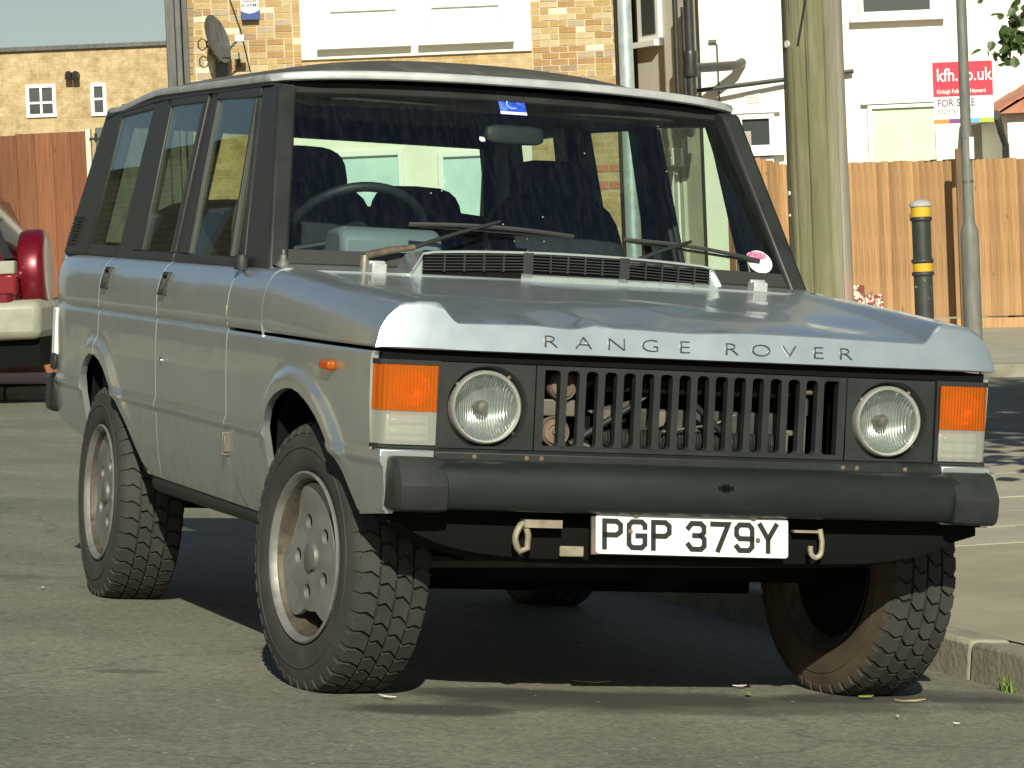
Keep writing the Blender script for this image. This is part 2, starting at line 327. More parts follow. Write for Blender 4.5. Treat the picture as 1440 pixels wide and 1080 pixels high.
    # pale specks: grit and chewing gum
    v2 = N.new('ShaderNodeTexVoronoi'); v2.inputs['Scale'].default_value = 9; L.new(tc.outputs['Object'], v2.inputs['Vector'])
    lt = N.new('ShaderNodeMath'); lt.operation = 'LESS_THAN'; lt.inputs[1].default_value = .055; L.new(v2.outputs['Distance'], lt.inputs[0])
    mx = N.new('ShaderNodeMix'); mx.data_type = 'RGBA'; L.new(lt.outputs[0], mx.inputs['Factor']); L.new(last, mx.inputs['A']); mx.inputs['B'].default_value = (.38, .36, .30, 1)
    L.new(mx.outputs['Result'], b.inputs['Base Color'])
    return m
M['asphalt'] = asphalt()
M['pave'] = noisy('pavement_concrete', [(.3, (.25, .225, .155)), (.55, (.335, .305, .215)), (.75, (.41, .375, .275))], 1.3, 10, .9, bump=.4, bscale=70, nrough=.7)
M['slab'] = noisy('flagstone', [(.3, (.30, .275, .205)), (.7, (.42, .385, .295))], 2.2, 9, .9, bump=.3, bscale=60)
M['kerb'] = noisy('kerb_stone', [(.25, (.17, .155, .11)), (.5, (.26, .24, .18)), (.75, (.36, .335, .26))], 6, 9, .9, bump=.5, bscale=40)
M['joint'] = noisy('dirt_joint', [(.3, (.07, .06, .045)), (.7, (.13, .115, .085))], 9, 6, .95)

def axis_list(lo, hi, fine_lo, fine_hi, step, growth=1.5):
    out = []; x = fine_lo
    while x <= fine_hi+1e-6: out.append(x); x += step
    d = step; x = fine_hi
    while x < hi: d *= growth; x = min(hi, x+d); out.append(x)
    d = step; x = fine_lo; left = []
    while x > lo: d *= growth; x = max(lo, x-d); left.append(x)
    return left[::-1]+out
def car_to_ground(xc, yc, dz=0.):
    P = CARM @ Vector((xc, yc, 0)); return Vector((P.x, P.y, terrain(P.x, P.y)+dz))
CARI = CARM.inverted()
road = MB()
xs = sorted(set(axis_list(-900, 900, -6, 8, .5)+[KERB])); ys = axis_list(-700, 1400, -9, 24, .75)
for y in ys:
    for x in xs: road.v.append(tuple(CARI @ car_to_ground(x, y)))
nx = len(xs)
for j in range(len(ys)-1):
    for i in range(nx-1): road.f.append((j*nx+i, j*nx+i+1, (j+1)*nx+i+1, (j+1)*nx+i))
o = build(road, 'road', M['asphalt'], smooth=30); o.matrix_world = CARM; tag(o, kind='structure')

# near pavement with kerb stones (car frame)
YEND = 8.2; RAD = 1.4
def kerb_x(y):
    if y < YEND-RAD: return KERB
    t = min(1, (y-(YEND-RAD))/RAD); return KERB+RAD-RAD*sqrt(max(0, 1-t*t))
pv = MB(); ys = [-30, -20, -12, -8]+[-6+.4*k for k in range(33)]+[YEND-RAD+RAD*sin(pi/2*k/8) for k in range(9)]
ys = sorted(set(round(v, 4) for v in ys if v <= YEND)); ws = [0, .3, .7, 1.2, 2, 3, 4.5, 7, 12, 25, 50]
for y in ys:
    for w in ws: pv.v.append(tuple(CARI @ car_to_ground(kerb_x(y)+.12+w, y, .112)))
n = len(ws)
for j in range(len(ys)-1):
    for i in range(n-1): pv.f.append((j*n+i, j*n+i+1, (j+1)*n+i+1, (j+1)*n+i))
pav = build(pv, 'pavement', M['pave'], smooth=30); pav.matrix_world = CARM; tag(pav, kind='structure')
for k in range(15):
    y0 = -5.2+.915*k; y1 = y0+.912
    if y1 > YEND-RAD: break
    mb = MB(); j = random.uniform(-.004, .004); h = .118+random.uniform(-.004, .003)
    mb.box((KERB-.015+j, y0, -.12), (KERB+.135+j, y1, h))
    ko = build(mb, 'kerb_stone', M['kerb'], pav, bevel=.016)
path = [(kerb_x(v), v) for v in [YEND-RAD+RAD*sin(pi/2*k/6) for k in range(7)]]+[(KERB+RAD+1.2*k, YEND) for k in range(1, 14)]
for (xa, ya), (xb, yb) in zip(path, path[1:]):
    A = CARI @ car_to_ground(xa, ya); B = CARI @ car_to_ground(xb, yb); d = (B-A).normalized(); nrm = Vector((d.y, -d.x, 0))
    mb = MB(); c = [A+d*.006, B-d*.006, B-d*.006+nrm*.14, A+d*.006+nrm*.14]
    mb.add([tuple(q+Vector((0, 0, -.15))) for q in c]+[tuple(q+Vector((0, 0, .118))) for q in c], [(0,3,2,1),(4,5,6,7),(0,1,5,4),(1,2,6,5),(2,3,7,6),(3,0,4,7)])
    build(mb, 'kerb_stone', M['kerb'], pav, bevel=.015)
# flagstones further along the pavement
for j in range(7):
    for i in range(6):
        x0 = 1.62+.76*i+(.38 if j % 2 else 0); y0 = 2.9+.62*j
        if y0 > YEND-.9 or (x0-3.5)**2+(y0-6.0)**2 < .25: continue
        mb = MB(); c = []
        for (a, b) in ((0, 0), (.748, 0), (.748, .608), (0, .608)): c.append(CARI @ car_to_ground(x0+a, y0+b, .112))
        u = random.uniform(.002, .005); tl = random.uniform(-.001, .001)
        mb.add([tuple(q-Vector((0, 0, .03))) for q in c]+[tuple(q+Vector((0, 0, u+(tl if k in (1, 2) else 0)))) for k, q in enumerate(c)], [(0,3,2,1),(4,5,6,7),(0,1,5,4),(1,2,6,5),(2,3,7,6),(3,0,4,7)])
        build(mb, 'paving_slab', M['slab'], pav, bevel=.006)
# far pavement in front of the fences
FY0 = 28.3
fp = MB(); xs = [-40, -25, -15, -10, -6, -3, 0, 3, 6, 9, 14, 25, 45]; ysf = [FY0, 30, 32, 34, 36, 38.4, 41, 46]
for y in ysf:
    for x in xs: fp.v.append((x, y, terrain(x, y)+.10))
n = len(xs)
for j in range(len(ysf)-1):
    for i in range(n-1): fp.f.append((j*n+i, j*n+i+1, (j+1)*n+i+1, (j+1)*n+i))
farpav = build(fp, 'far_pavement', M['slab'], smooth=30); tag(farpav, kind='structure')
mbs = MB()
for k in range(40):
    x0 = -18+.915*k; x1 = x0+.9; za, zb = terrain(x0, FY0), terrain(x1, FY0); mb = MB()
    v = [(x0, FY0-.13, za-.15), (x1, FY0-.13, zb-.15), (x1, FY0+.02, zb-.15), (x0, FY0+.02, za-.15), (x0, FY0-.13, za+.108), (x1, FY0-.13, zb+.108), (x1, FY0+.02, zb+.108), (x0, FY0+.02, za+.108)]
    mb.add(v, [(0,3,2,1),(4,5,6,7),(0,1,5,4),(1,2,6,5),(2,3,7,6),(3,0,4,7)]); build(mb, 'kerb_stone', M['kerb'], farpav, bevel=.015)

# ------------------------------------------------------------------ houses
def R4(px0, py0, px1, py1, Y):
    c = W((px0+px1)/2, (py0+py1)/2, Y); w = (px1-px0)/2*Y/FPX; h = (py1-py0)/2*Y/FPX
    return c.x-w, c.x+w, c.z-h, c.z+h
M['render'] = noisy('white_render', [(.3, (.74, .72, .62)), (.7, (.82, .80, .71))], 1.5, 8, .85, bump=.2, bscale=90)
M['upvc'] = principled('white_upvc', (.82, .82, .79), .35)
M['beige'] = noisy('beige_render', [(.3, (.50, .47, .39)), (.7, (.60, .57, .48))], 2, 8, .9, bump=.2, bscale=60)
M['pane'] = principled('house_glass', (.05, .06, .06), .05, 0., Specular_IOR_Level=.8)
M['blind'] = noisy('window_blind', [(.3, (.66, .70, .64)), (.7, (.76, .79, .73))], 3, 4, .8)
M['netblue'] = noisy('pale_blue_blind', [(.3, (.42, .58, .60)), (.7, (.55, .70, .70))], 4, 4, .6)
M['greenblind'] = noisy('pale_green_blind', [(.3, (.50, .60, .42)), (.7, (.62, .70, .52))], 3, 5, .8, bump=.5, bscale=6, dist=.03)
M['pipe'] = noisy('black_pipe', [(.3, (.018, .018, .017)), (.7, (.04, .038, .035))], 9, 5, .4)
M['greypipe'] = noisy('grey_pipe', [(.3, (.07, .07, .065)), (.7, (.11, .11, .10))], 6, 5, .5)
M['leadgrey'] = noisy('dark_grey_board', [(.3, (.05, .052, .05)), (.7, (.12, .122, .115))], 5, 5, .6, stretch=(4, 4, .5))
BR = [noisy('stock_brick_%d' % i, [(.3, tuple(v*.72 for v in c)), (.55, c), (.75, tuple(min(.8, v*1.25) for v in c))], 7, 8, .9, bump=.5, bscale=30, coord='Object')
      for i, c in enumerate([(.40, .265, .11), (.44, .31, .15), (.35, .205, .09), (.48, .38, .22), (.30, .21, .125), (.62, .56, .43), (.39, .31, .21)])]
M['mortar'] = noisy('mortar', [(.3, (.50, .43, .30)), (.7, (.62, .55, .40))], 6, 6, .95, bump=.3)
def brick_tex(name, scale_w, scale_h, cols, mort):
    m = principled(name, cols[0], .9); t = m.node_tree; N = t.nodes; L = t.links; b = N['Principled BSDF']
    tc = N.new('ShaderNodeTexCoord'); sp = N.new('ShaderNodeSeparateXYZ'); cb = N.new('ShaderNodeCombineXYZ')
    L.new(tc.outputs['Object'], sp.inputs[0]); L.new(sp.outputs['X'], cb.inputs[0]); L.new(sp.outputs['Z'], cb.inputs[1])
    br = N.new('ShaderNodeTexBrick'); br.inputs['Scale'].default_value = 1; br.inputs['Brick Width'].default_value = scale_w; br.inputs['Row Height'].default_value = scale_h
    br.inputs['Mortar Size'].default_value = .006; br.inputs['Color1'].default_value = (*cols[0], 1); br.inputs['Color2'].default_value = (*cols[1], 1); br.inputs['Mortar'].default_value = (*mort, 1)
    L.new(cb.outputs[0], br.inputs['Vector'])
    nz = N.new('ShaderNodeTexNoise'); nz.inputs['Scale'].default_value = 3.2; nz.inputs['Detail'].default_value = 9; nz.inputs['Roughness'].default_value = .75; L.new(tc.outputs['Object'], nz.inputs['Vector'])
    r = N.new('ShaderNodeValToRGB'); e = r.color_ramp.elements; e[0].position = .3; e[0].color = (.62, .58, .52, 1); e[1].position = .7; e[1].color = (1.35, 1.38, 1.45, 1); L.new(nz.outputs['Fac'], r.inputs[0])
    mx = N.new('ShaderNodeMix'); mx.data_type = 'RGBA'; mx.blend_type = 'MULTIPLY'; mx.inputs['Factor'].default_value = 1; L.new(br.outputs['Color'], mx.inputs['A']); L.new(r.outputs[0], mx.inputs['B']); L.new(mx.outputs['Result'], b.inputs['Base Color'])
    bp = N.new('ShaderNodeBump'); bp.inputs['Strength'].default_value = .6; bp.inputs['Distance'].default_value = .01; bp.invert = True; L.new(br.outputs['Fac'], bp.inputs['Height']); L.new(bp.outputs[0], b.inputs['Normal'])
    return m
M['brickfar'] = brick_tex('far_brick', .22, .075, [(.41, .29, .14), (.47, .35, .19)], (.50, .41, .26))
M['bricknear'] = brick_tex('near_brick', .23, .077, [(.38, .25, .10), (.46, .33, .17)], (.45, .38, .25))
M['redbrick'] = noisy('red_brick', [(.3, (.36, .12, .07)), (.7, (.48, .19, .11))], 6, 6, .9)
def bxw(name, r4, y0, y1, mat, parent, bevel=None):
    x0, x1, z0, z1 = r4; mb = MB(); mb.box((x0, y0, z0), (x1, y1, z1)); return build(mb, name, mat, parent, bevel=bevel)
def house_window(parent, r4, Yf, fill, mull=(), trans=(), fr=.055, sill=True, lintel=False, drop=0.):
    """white plastic window in front of the wall plane Yf: frame bars, pane set back, sill"""
    x0, x1, z0, z1 = r4
    mb = MB()
    for a, b in (((x0, z0), (x0+fr, z1)), ((x1-fr, z0), (x1, z1)), ((x0+fr, z0), (x1-fr, z0+fr)), ((x0+fr, z1-fr), (x1-fr, z1))): mb.box((a[0], Yf-.07, a[1]), (b[0], Yf+.02, b[1]))
    for m_ in mull: mb.box((m_-.03, Yf-.062, z0+fr), (m_+.03, Yf+.02, z1-fr))
    for t_ in trans: mb.box((x0+fr, Yf-.058, t_-.03), (x1-fr, Yf+.02, t_+.03))
    w = build(mb, 'window', M['upvc'], parent, bevel=.006)
    p = MB(); p.box((x0+fr, Yf-.015, z0+fr), (x1-fr, Yf-.005, z1-fr)); build(p, 'pane', M['pane'] if fill is None else fill, w)
    if sill:
        s = MB(); s.box((x0-.12, Yf-.16, z0-.07), (x1+.12, Yf+.01, z0-.003)); build(s, 'sill', M['upvc'], w, bevel=.006)
    if lintel:
        s = MB(); s.box((x0-.08, Yf-.10, z1+.003), (x1+.08, Yf+.01, z1+.05)); build(s, 'lintel', M['upvc'], w, bevel=.006)
    return w

# --- brick house with the white bay
HY = 41.0; S = HY/FPX
hc = W(570, 400, HY); house = empty('brick_house', (hc.x, HY, terrain(hc.x, HY)), 'yellow stock brick house with white rendered window bay and satellite dish', 'house')
def hpart(o):
    o.matrix_parent_inverse = house.matrix_world.inverted(); return o
bpy.context.view_layer.update()
def into(root, o):
    o.parent = root; o.matrix_parent_inverse = Matrix.Translation(-Vector(root.location)); return o
xl = W(262, 60, HY).x; xr = W(884, 60, HY).x; zt = W(570, -120, HY).z
mb = MB(); mb.box((xl, HY, -.6), (xr, HY+7, zt)); wall = into(house, build(mb, 'wall', M['bricknear']))
mb = MB(); mb.prism([(xl-.3, zt), (xr+.3, zt), (xr+.3, zt+.1), ((xl+xr)/2, zt+2.6), (xl-.3, zt+.1)], lambda p: (p[0], HY-.3, p[1]), lambda p: (p[0], HY+7.3, p[1])); into(house, build(mb, 'roof', M['greypipe']))
# single bricks where the photograph shows them
pl = R4(421, -90, 744, 78, HY); BH = .0777; bl = .218
brick_me = []
for i, mt in enumerate(BR):
    for L_ in (bl-.011, bl/2-.011):
        mb = MB(); mb.box((0, -.012, 0), (L_, .03, BH-.011)); me = mb.mesh('brick'); me.materials.append(mt); brick_me.append(me)
zlow = W(570, 118, HY).z; zhigh = W(570, -12, HY).z; row = int((zhigh-zlow)/BH)+1
for rr_ in range(row):
    z = zlow+rr_*BH
    for (xa, xb) in ((xl, pl[0]-.01), (pl[1]+.012, xr)):
        x = xa; first = True
        while x < xb-.05:
            half = (rr_ % 2 and first) or (random.random() < .16); first = False; L_ = bl/2 if half else bl
            if x+L_ > xb+.01: L_ = bl/2; half = True
            if x+L_ > xb+.03: break
            c = random.choices(range(7), [22, 22, 15, 16, 9, 9, 12])[0]
            bo = D.objects.new('brick', brick_me[c*2+(1 if half else 0)]); COL.objects.link(bo); bo.location = (x, HY-.001+random.uniform(-.004, .004), z); into(wall_root := wall, bo) if False else None
            bo.parent = wall; bo.location = (x, HY+random.uniform(-.004, .004), z)
            wall_inv = wall.matrix_parent_inverse; bo.matrix_parent_inverse = Matrix.Identity(4)
            x += L_
# mortar bed just behind the faces of the single bricks
for (xa, xb) in ((xl, pl[0]), (pl[1], xr)):
    mb = MB(); mb.box((xa+.003, HY-.004, zlow-.01), (xb-.003, HY+.01, zhigh+.08)); into(house, build(mb, 'mortar_bed', M['mortar']))
mb = MB(); mb.box((pl[0], HY-.05, pl[2]), (pl[1], HY+.05, pl[3])); into(house, build(mb, 'render_panel', M['render'], bevel=.008))
for (a, b, c, d, fill) in ((458, -60, 562, 60, M['blind']), (600, -64, 706, 54, M['blind'])):
    r4 = R4(a, b, c, d, HY); into(house, house_window(None, r4, HY-.05, fill, trans=[W(500, 13, HY).z]))
pl2 = R4(418, 150, 752, 470, HY)
mb = MB(); mb.box((pl2[0], HY-.05, -.4), (pl2[1], HY+.05, pl2[3])); into(house, build(mb, 'render_panel', M['render'], bevel=.008))
for (a, b, c, d) in ((470, 212, 570, 345), (618, 212, 716, 345)):
    into(house, house_window(None, R4(a, b, c, d, HY), HY-.05, M['netblue'], fr=.07))
# reddish band courses low on the wall
for py in (238, 262):
    x0, x1, z0, z1 = R4(756, py-5, 882, py+5, HY)
    for k in range(5):
        mb = MB(); w = (x1-x0)/5; mb.box((x0+k*w, HY-.014, z0), (x0+(k+1)*w-.012, HY+.02, z1)); into(house, build(mb, 'band_brick', M['redbrick']))
# dark corner boards at the left edge
for (a, b, m_, y_) in ((232, 245, 'leadgrey', HY-.08), (246, 254, 'greypipe', HY-.12), (255, 263, 'leadgrey', HY-.05)):
    x0, x1, z0, z1 = R4(a, -100, b, 112, HY); mb = MB(); mb.box((x0, y_, -.3), (x1, HY+.3, z1)); into(house, build(mb, 'corner_board', M[m_], bevel=.01))
# soldier edge of cut bricks beside the corner
for k in range(11):
    x0, x1, z0, z1 = R4(263, 4+k*9.2, 272, 12+k*9.2, HY); mb = MB(); mb.box((x0, HY-.02, z0), (x1, HY+.03, z1), Matrix.Identity(4)); into(house, build(mb, 'edge_brick', BR[4]))
def pipe(name, pts, r, mat, root, n=10):
    mb = MB(); mb.tube(pts, r, n); return into(root, build(mb, name, M[mat], smooth=40))
a = W(867, -60, HY-.12); b = W(868, 140, HY-.12)
pipe('drainpipe', [(a.x, a.y, a.z), (a.x, a.y, -.2)], .055, 'greypipe', house)
a = W(861, -60, HY-.05); pipe('cable', [(a.x, a.y, a.z), (a.x, a.y, 0)], .012, 'pipe', house)
for (p0, p1) in (((318, -15), (352, 100)),):
    A = W(*p0, HY-.03); B = W(*p1, HY-.03); pipe('cable', [A, (A+B)/2+Vector((.03, 0, 0)), B], .009, 'pipe', house, 6)
# alarm box
al = empty('alarm_box', W(352, 12, HY-.04), 'white burglar alarm box with blue base on brick wall', 'alarm box')
x0, x1, z0, z1 = R4(339, -22, 365, 28, HY)
mb = MB(); mb.prism([(x0, z1), (x1, z1), (x1, z0+.12), (x1-.015, z0), (x0+.015, z0), (x0, z0+.12)], lambda p: (p[0], HY-.12, p[1]), lambda p: (p[0], HY-.0, p[1])); into(al, build(mb, 'case', M['upvc'], bevel=.01))
M['blue'] = principled('navy_blue', (.02, .05, .22), .4)
mb = MB(); cx = (x0+x1)/2; mb.prism([(x0-.004, z0+.11), (x0+.05, z0+.085), (cx, z0+.07), (x1-.05, z0+.085), (x1+.004, z0+.11), (x1-.012, z0-.004), (x0+.012, z0-.004)], lambda p: (p[0], HY-.128, p[1]), lambda p: (p[0], HY-.002, p[1])); into(al, build(mb, 'base', M['blue']))
for (s_, sz, zz, mt) in (('ALARMS', .058, z0+.17, 'ink'), ('Response', .04, z0+.225, 'ink')):
    me = text_mesh(s_, sz, .001, 1.0, .0008); o = link('lettering', me, M[mt]); o.matrix_world = flat_frame((cx, HY-.1215, zz), (1, 0, 0), (0, 0, 1)); into(al, o)
# satellite dish
def dish():
    c = W(305, 55, HY-.45); root = empty('satellite_dish', W(312, 95, HY), 'dark grey satellite dish on a bracket on the brick wall', 'satellite dish')
    ax = Vector((.86, -.42, .28)).normalized()
    Mt = Matrix.Translation(c) @ ax.to_track_quat('Z', 'Y').to_matrix().to_4x4() @ Matrix.Diagonal((.9, 1.08, 1, 1))
    prof = [(0.0001, -.045)]+[(.28*k/8, -.045+.06*(k/8)**2) for k in range(1, 9)]+[(.285, .017), (.28, .008)]+[(.28*k/8, -.055+.06*(k/8)**2) for k in range(7, 0, -1)]+[(0.0001, -.055)]
    mb = MB(); mb.lathe(prof, 28, Mt); into(root, build(mb, 'reflector_bowl', M['leadgrey'], smooth=50))
    tip = c+ax*.30+Vector((0.02, -.02, -.10)); base = c-ax*.06
    pipe('feed_arm', [c+Vector((0, 0, -.27)), tip], .014, 'steel', root)
    mb = MB(); mb.box((-.05, -.035, -.035), (.06, .035, .045), Matrix.Translation(tip)); into(root, build(mb, 'receiver', M['upvc'], bevel=.01))
    pipe('mount_arm', [base, base+Vector((-.05, .1, -.15)), W(312, 88, HY-.03)], .022, 'pipe', root)
    mb = MB(); q = W(312, 92, HY); mb.box((q.x-.07, HY-.05, q.z-.16), (q.x+.07, HY+.01, q.z+.16)); into(root, build(mb, 'wall_plate', M['leadgrey'], bevel=.01))
    pts = [base+Vector((-.03, 0, .05))]+[base+Vector((-.13+.06*cos(t_*.9), .06, .0-.09*sin(t_*.9)-.03*t_/3)) for t_ in range(8)]
    pipe('loop_cable', pts, .009, 'pipe', root, 6)
dish()
# small wall lamp beside it
wl = empty('wall_bracket', W(336, 88, HY-.02), 'small black bracket on the brick wall beside the dish', 'bracket')
q = W(335, 88, HY); mb = MB(); mb.box((q.x-.035, HY-.10, q.z-.05), (q.x+.035, HY+.01, q.z+.04)); mb.box((q.x+.01, HY-.08, q.z+.04), (q.x+.025, HY-.05, q.z+.12)); into(wl, build(mb, 'body', M['pipe'], bevel=.006))

# --- white rendered house on the right, with its beige side wall
WY = 43.0
wc = W(1200, 300, WY); whouse = empty('white_house', (wc.x, WY, terrain(wc.x, WY)), 'cream white rendered house behind the fence with black drainpipes', 'house')
xl = W(984, 60, WY).x; xr = W(2250, 60, WY).x; zt = W(1200, -160, WY).z
mb = MB(); mb.box((xl, WY, -.8), (xr, WY+8, zt)); into(whouse, build(mb, 'wall', M['render']))
mb = MB(); mb.prism([(xl-.2, zt), (xr+.3, zt), (xr+.3, zt+.1), ((xl+xr)/2, zt+2.4), (xl-.2, zt+.1)], lambda p: (p[0], WY-.3, p[1]), lambda p: (p[0], WY+8.2, p[1])); into(whouse, build(mb, 'roof', M['greypipe']))
A = W(896, 60, 44.3); B = W(979, 60, 42.9)
mb = MB(); mb.prism([(A.x, A.y), (B.x, B.y), (B.x, 46), (A.x, 46.2)], lambda p: (p[0], p[1], -.8), lambda p: (p[0], p[1], zt)); into(whouse, build(mb, 'side_wall', M['beige']))
# side wall window (lies in the slanting wall)
dA = Vector((B.x-A.x, B.y-A.y, 0)); LAB = dA.length; dA.normalize(); nA = Vector((dA.y, -dA.x, 0))
def on_side(px, py, off=0.):
    # intersect pixel ray with side wall plane
    d = ray(px, py); nn = nA; t = (Vector((A.x, A.y, 0))-CAM).dot(nn)/d.dot(nn); return CAM+d*t+nn*off
def side_quad(name, px0, py0, px1, py1, off, th, mat, parent=None):
    c = [on_side(px0, py1), on_side(px1, py1), on_side(px1, py0), on_side(px0, py0)]
    z0 = (c[0].z+c[1].z)/2; z1 = (c[2].z+c[3].z)/2; a_ = Vector((c[0].x, c[0].y, 0)); b_ = Vector((c[1].x, c[1].y, 0)); mb = MB()
    v = [a_+nA*off, b_+nA*off, b_+nA*(off-th), a_+nA*(off-th)]
    mb.add([(q.x, q.y, z0) for q in v]+[(q.x, q.y, z1) for q in v], [(0,3,2,1),(4,5,6,7),(0,1,5,4),(1,2,6,5),(2,3,7,6),(3,0,4,7)])
    return build(mb, name, mat, parent)
w_ = into(whouse, side_quad('window', 903, -60, 932, 58, .06, .10, M['upvc']))
o = side_quad('pane', 910, -55, 928, 48, .075, .03, M['pane']); o.parent = w_
o = side_quad('sill', 902, 58, 933, 66, .14, .2, M['upvc']); o.parent = w_
for (px_, r_, top) in ((951, .035, -60), (962, .03, 10), (970, .065, -60)):
    q = W(px_, 60, 42.0); zt_ = W(px_, top, 42.0).z; pipe('drainpipe', [(q.x, 42.0, zt_), (q.x, 42.0, W(px_, 172, 42.0).z), (q.x, 42.6, W(px_, 184, 42.0).z)], r_, 'pipe', whouse)
q = W(971, 90, 42.0); mb = MB(); mb.lathe([(.09, -.16), (.10, -.12), (.085, 0), (.10, .12), (.09, .16)], 14, Matrix.Translation(q)); into(whouse, build(mb, 'pipe_collar', M['pipe'], smooth=40))
A_ = W(975, 96, 42.0); B_ = W(1036, 92, 42.75); pipe('waste_pipe', [A_, A_*.4+B_*.6, B_, W(1043, 88, 42.95)], .062, 'pipe', whouse, 14)
pipe('wall_cable', [W(978, 128, 42.7), W(1110, 111, 42.85), W(1200, 100, 42.9)], .03, 'pipe', whouse, 8)
A_ = W(1008, 62, 42.97); pipe('wall_cable', [A_, W(1012, 150, 42.97)], .012, 'greypipe', whouse, 6)
mb = MB(); q = W(1002, 58, 42.95); mb.box((q.x-.05, WY-.06, q.z-.02), (q.x+.05, WY+.01, q.z+.02)); into(whouse, build(mb, 'wall_clip', M['greypipe']))
x0, x1, z0, z1 = R4(1047, 130, 1069, 146, WY); vg = into(whouse, bxw('air_vent', (x0, x1, z0, z1), WY-.015, WY+.01, M['upvc'], None))
for k in range(4):
    s = MB(); zz = z0+(k+.3)*(z1-z0)/4; s.box((x0+.015, WY-.028, zz), (x1-.015, WY-.012, zz+.014)); build(s, 'slat', M['beige'], vg)
into(whouse, house_window(None, R4(1206, -60, 1312, 22, WY), WY, M['pane'], fr=.06))
into(whouse, house_window(None, R4(1222, 146, 1322, 300, WY), WY, M['greenblind'], fr=.055, lintel=True))
into(whouse, house_window(None, R4(1036, 160, 1089, 212, WY), WY, None, fr=.07, lintel=True, sill=True))
into(whouse, house_window(None, R4(1036, 222, 1089, 300, WY), WY, None, fr=.07, sill=False))
# window with white vertical blinds low in the side wall, seen through the windscreen
w_ = into(whouse, side_quad('window', 922, 196, 972, 420, .05, .08, M['beige']))
for k in range(6):
    o = side_quad('blind_slat', 928+7*k, 240, 932.5+7*k, 412, .09, .03, M['upvc']); o.parent = w_
for k in range(7):
    o = side_quad('blind_slat', 928+6*k, 208, 931+6*k, 234, .09, .03, M['upvc']); o.parent = w_
# low outbuilding with red tiled roof at the far right
OY = 40.5
ob = empty('outbuilding', W(1460, 300, OY), 'white outbuilding with red tiled roof and dark gutter behind the fence', 'outbuilding')
ob.location.z = terrain(ob.location.x, OY)
x0 = W(1417, 180, OY).x; x1 = x0+3; ze = W(1417, 160, OY).z
mb = MB(); mb.box((x0, OY, -.5), (x1, OY+2.2, ze)); into(ob, build(mb, 'wall', M['render']))
M['tile'] = noisy('roof_tile', [(.3, (.34, .12, .07)), (.7, (.50, .22, .14))], 8, 6, .8)
xr0 = W(1402, 150, OY).x; mb = MB(); sl_ = .55
mb.add([(xr0, OY-.2, ze), (x1, OY-.2, ze), (x1, OY+2.4, ze), (xr0, OY+2.4, ze), (xr0+1.9, OY-.2, ze+1.9*sl_), (xr0+1.9, OY+2.4, ze+1.9*sl_), (x1, OY-.2, ze+1.9*sl_), (x1, OY+2.4, ze+1.9*sl_)], [(0,1,2,3),(0,4,6,1),(3,2,7,5),(0,3,5,4),(4,5,7,6),(1,6,7,2)]); roofb = into(ob, build(mb, 'roof', M['tile']))
tm = MB(); n_ = 8
for k in range(n_+1):
    an = pi*k/n_; tm.v += [(0, -.10*cos(an), .035*sin(an)), (.32, -.10*cos(an), .035*sin(an)+.012)]
tm.f = [(2*k, 2*k+2, 2*k+3, 2*k+1) for k in range(n_)]+[tuple(range(0, 2*n_+2, 2))]
tme = tm.mesh('roof_tile'); tme.materials.append(M['tile'])
ang = math.atan(sl_)
for j in range(5):
    for k in range(12):
        t = D.objects.new('roof_tile', tme); COL.objects.link(t)
        t.matrix_world = Matrix.Translation((xr0-.03+j*.3*cos(ang), OY-.12+k*.21, ze+.012+j*.3*sin(ang))) @ Matrix.Rotation(-ang, 4, 'Y')
        t.parent = roofb; t.matrix_parent_inverse = Matrix.Identity(4)
        mw = t.matrix_basis.copy()
pipe('gutter', [(xr0-.06, OY-.3, ze-.02), (xr0-.06, OY+2.4, ze-.02)], .06, 'pipe', ob)
pipe('downpipe', [(xr0-.04, OY-.25, ze-.04), (xr0-.0, OY-.25, ze-.22), (x0-.05, OY-.12, ze-.38), (x0-.05, OY-.12, 0)], .045, 'pipe', ob)

# --- far flat-roofed building on the left
LY = 88.0
lb = empty('flat_roofed_building', W(60, 300, LY), 'pale yellow brick building with flat parapet and small white windows', 'building'); lb.location.z = -.2
xa = W(-420, 60, LY).x; xb = W(330, 60, LY).x; zt = W(115, 66, LY).z
mb = MB(); mb.box((xa, LY, -1.), (xb, LY+10, zt-.05)); into(lb, build(mb, 'wall', M['brickfar']))
mb = MB(); mb.box((xa-.1, LY-.12, zt-.05), (xb+.1, LY+10, zt+.06)); into(lb, build(mb, 'coping', M['leadgrey']))
S2 = LY/FPX
for (a, b, c, d, ml, tr) in ((37, 119, 79, 165, (58,), (143,)), (128, 117, 150, 163, (), (141,)), (-110, 119, -68, 165, (-89,), (143,)), (-190, 119, -150, 165, (-170,), (143,)), (-300, 119, -260, 165, (-280,), (143,))):
    into(lb, house_window(None, R4(a, b, c, d, LY), LY, M['pane'], [W(m_, 140, LY).x for m_ in ml], [W(100, t_, LY).z for t_ in tr], fr=.09, sill=False))
for px_ in (98, 108):
    q = W(px_, 105, LY); mb = MB(); mb.tube([(q.x, LY-.02, q.z), (q.x, LY-.3, q.z), (q.x, LY-.38, q.z-.12)], .09, 8); into(lb, build(mb, 'flue', M['pipe'], smooth=40))

